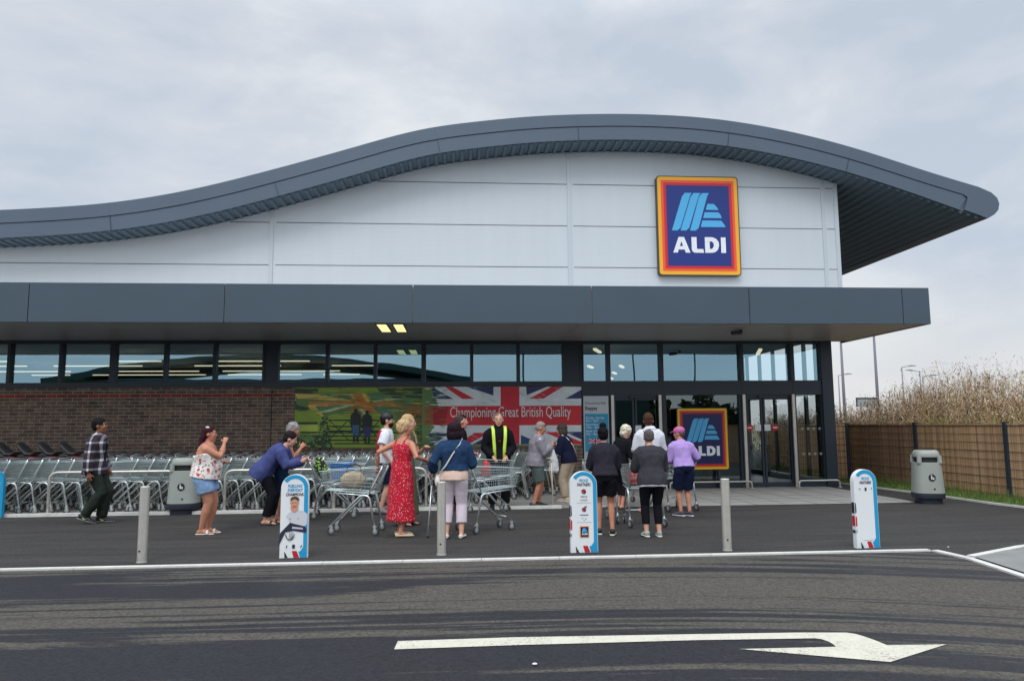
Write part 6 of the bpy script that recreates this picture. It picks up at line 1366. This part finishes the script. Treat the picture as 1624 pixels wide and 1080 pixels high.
# 16 --- charcoal cardigan
f = person('person with cropped grey hair, charcoal cardigan, black leggings and pale trainers', G(1036, 851), 88, 1.49, 'light', 1.16, 8, 8, (-.02, 0), ((.02, .10, 6, 0), (.0, -.10, -6, 0)), hands=((.38, .17, 1.06), (.38, -.17, 1.06)), poles=((-.5, .45, -1), (-.5, -.45, -1)), head=(-6, 6), hair='shaved', haircol=(92, 86, 84),
    clothes=[dict(k='top', m=charc, drop=.12, loose=.036, sleeve=1.8, name='cardigan', wr=.010), dict(k='top', m=whitec, drop=.15, loose=.022, sleeve=0, top=3, name='shirt'), dict(k='trousers', m=black, len=1.72, loose=.010, name='leggings', wr=.004), dict(k='shoes', m=fabric('pale_trainer', srgb(176, 176, 168)), sole=wshoe)], curl=(85, 85), seed=16)
f.finish()
# 17 --- lilac
f = person('person in a pink baseball cap, lilac sweatshirt and navy shorts pushing a trolley', G(1086, 818), 96, 1.53, 'tan', .98, 12, 10, (-.04, 0), ((-.02, .08, 25, 0), (-.06, -.08, 20, 0)), hands=((.36, .16, 1.02), (.30, -.27, 1.02)), poles=((-.5, .4, -1), (-.4, -.7, -.8)), head=(42, 8), hair='shaved', haircol=(96, 84, 76),
    clothes=[dict(k='top', m=lilac, drop=.02, loose=.036, sleeve=1.9, name='sweatshirt', wr=.012), dict(k='shorts', m=fabric('navy_shorts', srgb(26, 34, 62)), len=.98, loose=.028, wide=.022), dict(k='shoes', m=fabric('mauve_shoe', srgb(84, 80, 98)), sole=wshoe)], curl=(85, 85), seed=17)
b = MB(); b.ell(f.Hx(-.012, 0, .055), (.110, .092, .080), f.HR, 18, 10); b.rings([f.Hx(.07, 0, .05), f.Hx(.12, 0, .052), f.Hx(.17, 0, .040)], [(.010, .07), (.008, .068), (.005, .045)], f.HR@Vector((0, 1, 0)), 14); kid(f, b, 'cap', pinkc)
f.finish()
# ---------------------------------------------------------------- bags in the trolleys
p = G2(604, 845)+Vector((-.42, .03)); t = thing('handbag', 'cream leather handbag lying in the trolley held by the woman in red', 'bag', (p.x, p.y, .64)); b = MB(); b.rings([(-.17, 0, .10), (-.1, 0, .12), (0, 0, .13), (.1, 0, .12), (.17, 0, .10)], [(.06, .05), (.12, .09), (.135, .10), (.12, .09), (.06, .05)], (0, 1, 0), 14)
me_ = remesh(b, .011, 1, 'bag_body', fabric('cream_leather', srgb(178, 164, 138), .12), .012, 10); o = bpy.data.objects.new('bag_body', me_); COL.objects.link(o); o.parent = t; b = MB(); b.tube(arc([(-.11, 0, .2), (-.08, .0, .36), (.10, 0, .37), (.12, 0, .2)], .09), .009, 8); b.build('handle', fabric('dark_leather', srgb(90, 74, 60)), t, True)
p = G2(497, 821); t = thing('shopping_bag', 'black and lime patterned bag hanging over the side of the leaning womans trolley', 'bag', (p.x+.17, p.y-.30, .62)); b = MB(); b.rings([(-.05, 0, .42), (-.03, 0, .30), (.06, 0, .12), (.10, 0, .02)], [(.05, .03), (.10, .04), (.09, .045), (.04, .03)], (0, 1, 0), 14); b.build('bag_body', patt('lime_print', (.02, .02, .02), [srgb(150, 210, 80)], [26], [.62]), t, True)
t = thing('storage_crate', 'bright blue plastic box in the trolley of the leaning woman', 'box', (p.x+.48, p.y+.02, .66)); b = MB(); b.lathe([(.17, 0), (.20, .24), (.21, .245), (.21, .27), (.195, .27), (.16, .02)], n=24, sq=6); b.build('box_body', mat('blue_plastic', srgb(24, 120, 200), .4), t, 'auto')
t = thing('shopping_bag', 'folded pale bag with a red label at the handle of the leaning womans trolley', 'bag', (p.x+.05, p.y+.05, .78)); b = MB(); b.rings([(0, -.1, .1), (0, 0, .13), (0, .12, .1)], [(.04, .05), (.05, .08), (.04, .05)], (1, 0, 0), 12); b.build('bag_body', fabric('pale_aqua', srgb(180, 214, 220)), t, True)
for (u, v), l, c, dz in (((1028, 837), 'red shopping bag in the trolley of the person in the charcoal cardigan', srgb(170, 60, 62), .63), ((958, 834), 'dark bag in the trolley of the person with the bun', (.02, .02, .024), .63), ((741, 810), 'red and white packet in the trolley beside the steward', srgb(190, 40, 44), .63), ((1084, 811), 'black and white spotted bag in the trolley of the person in the pink cap', None, .66)):
    p = G2(u, v)+(Vector((0, .40)) if u > 900 else Vector((.35, 0))); t = thing('shopping_bag', l, 'bag', (p.x-(.12 if u == 1028 else 0), p.y, dz)); b = MB(); b.rings([(0, 0, 0), (0, 0, .10), (0, 0, .22), (0, .02, .28)], [(.09, .11), (.10, .13), (.08, .11), (.03, .05)], (0, 1, 0), 14)
    me_ = remesh(b, .012, 1, 'bag_body', mat('bag_%d' % u, c, .7) if c else patt('spotty', (.02, .02, .02), [srgb(230, 230, 230)], [12], [.55]), .010, 14); o = bpy.data.objects.new('bag_body', me_); COL.objects.link(o); o.parent = t
# things modelled in place get their Empty at their base
for t in (s1, s2, hb, mu): rebase(t)
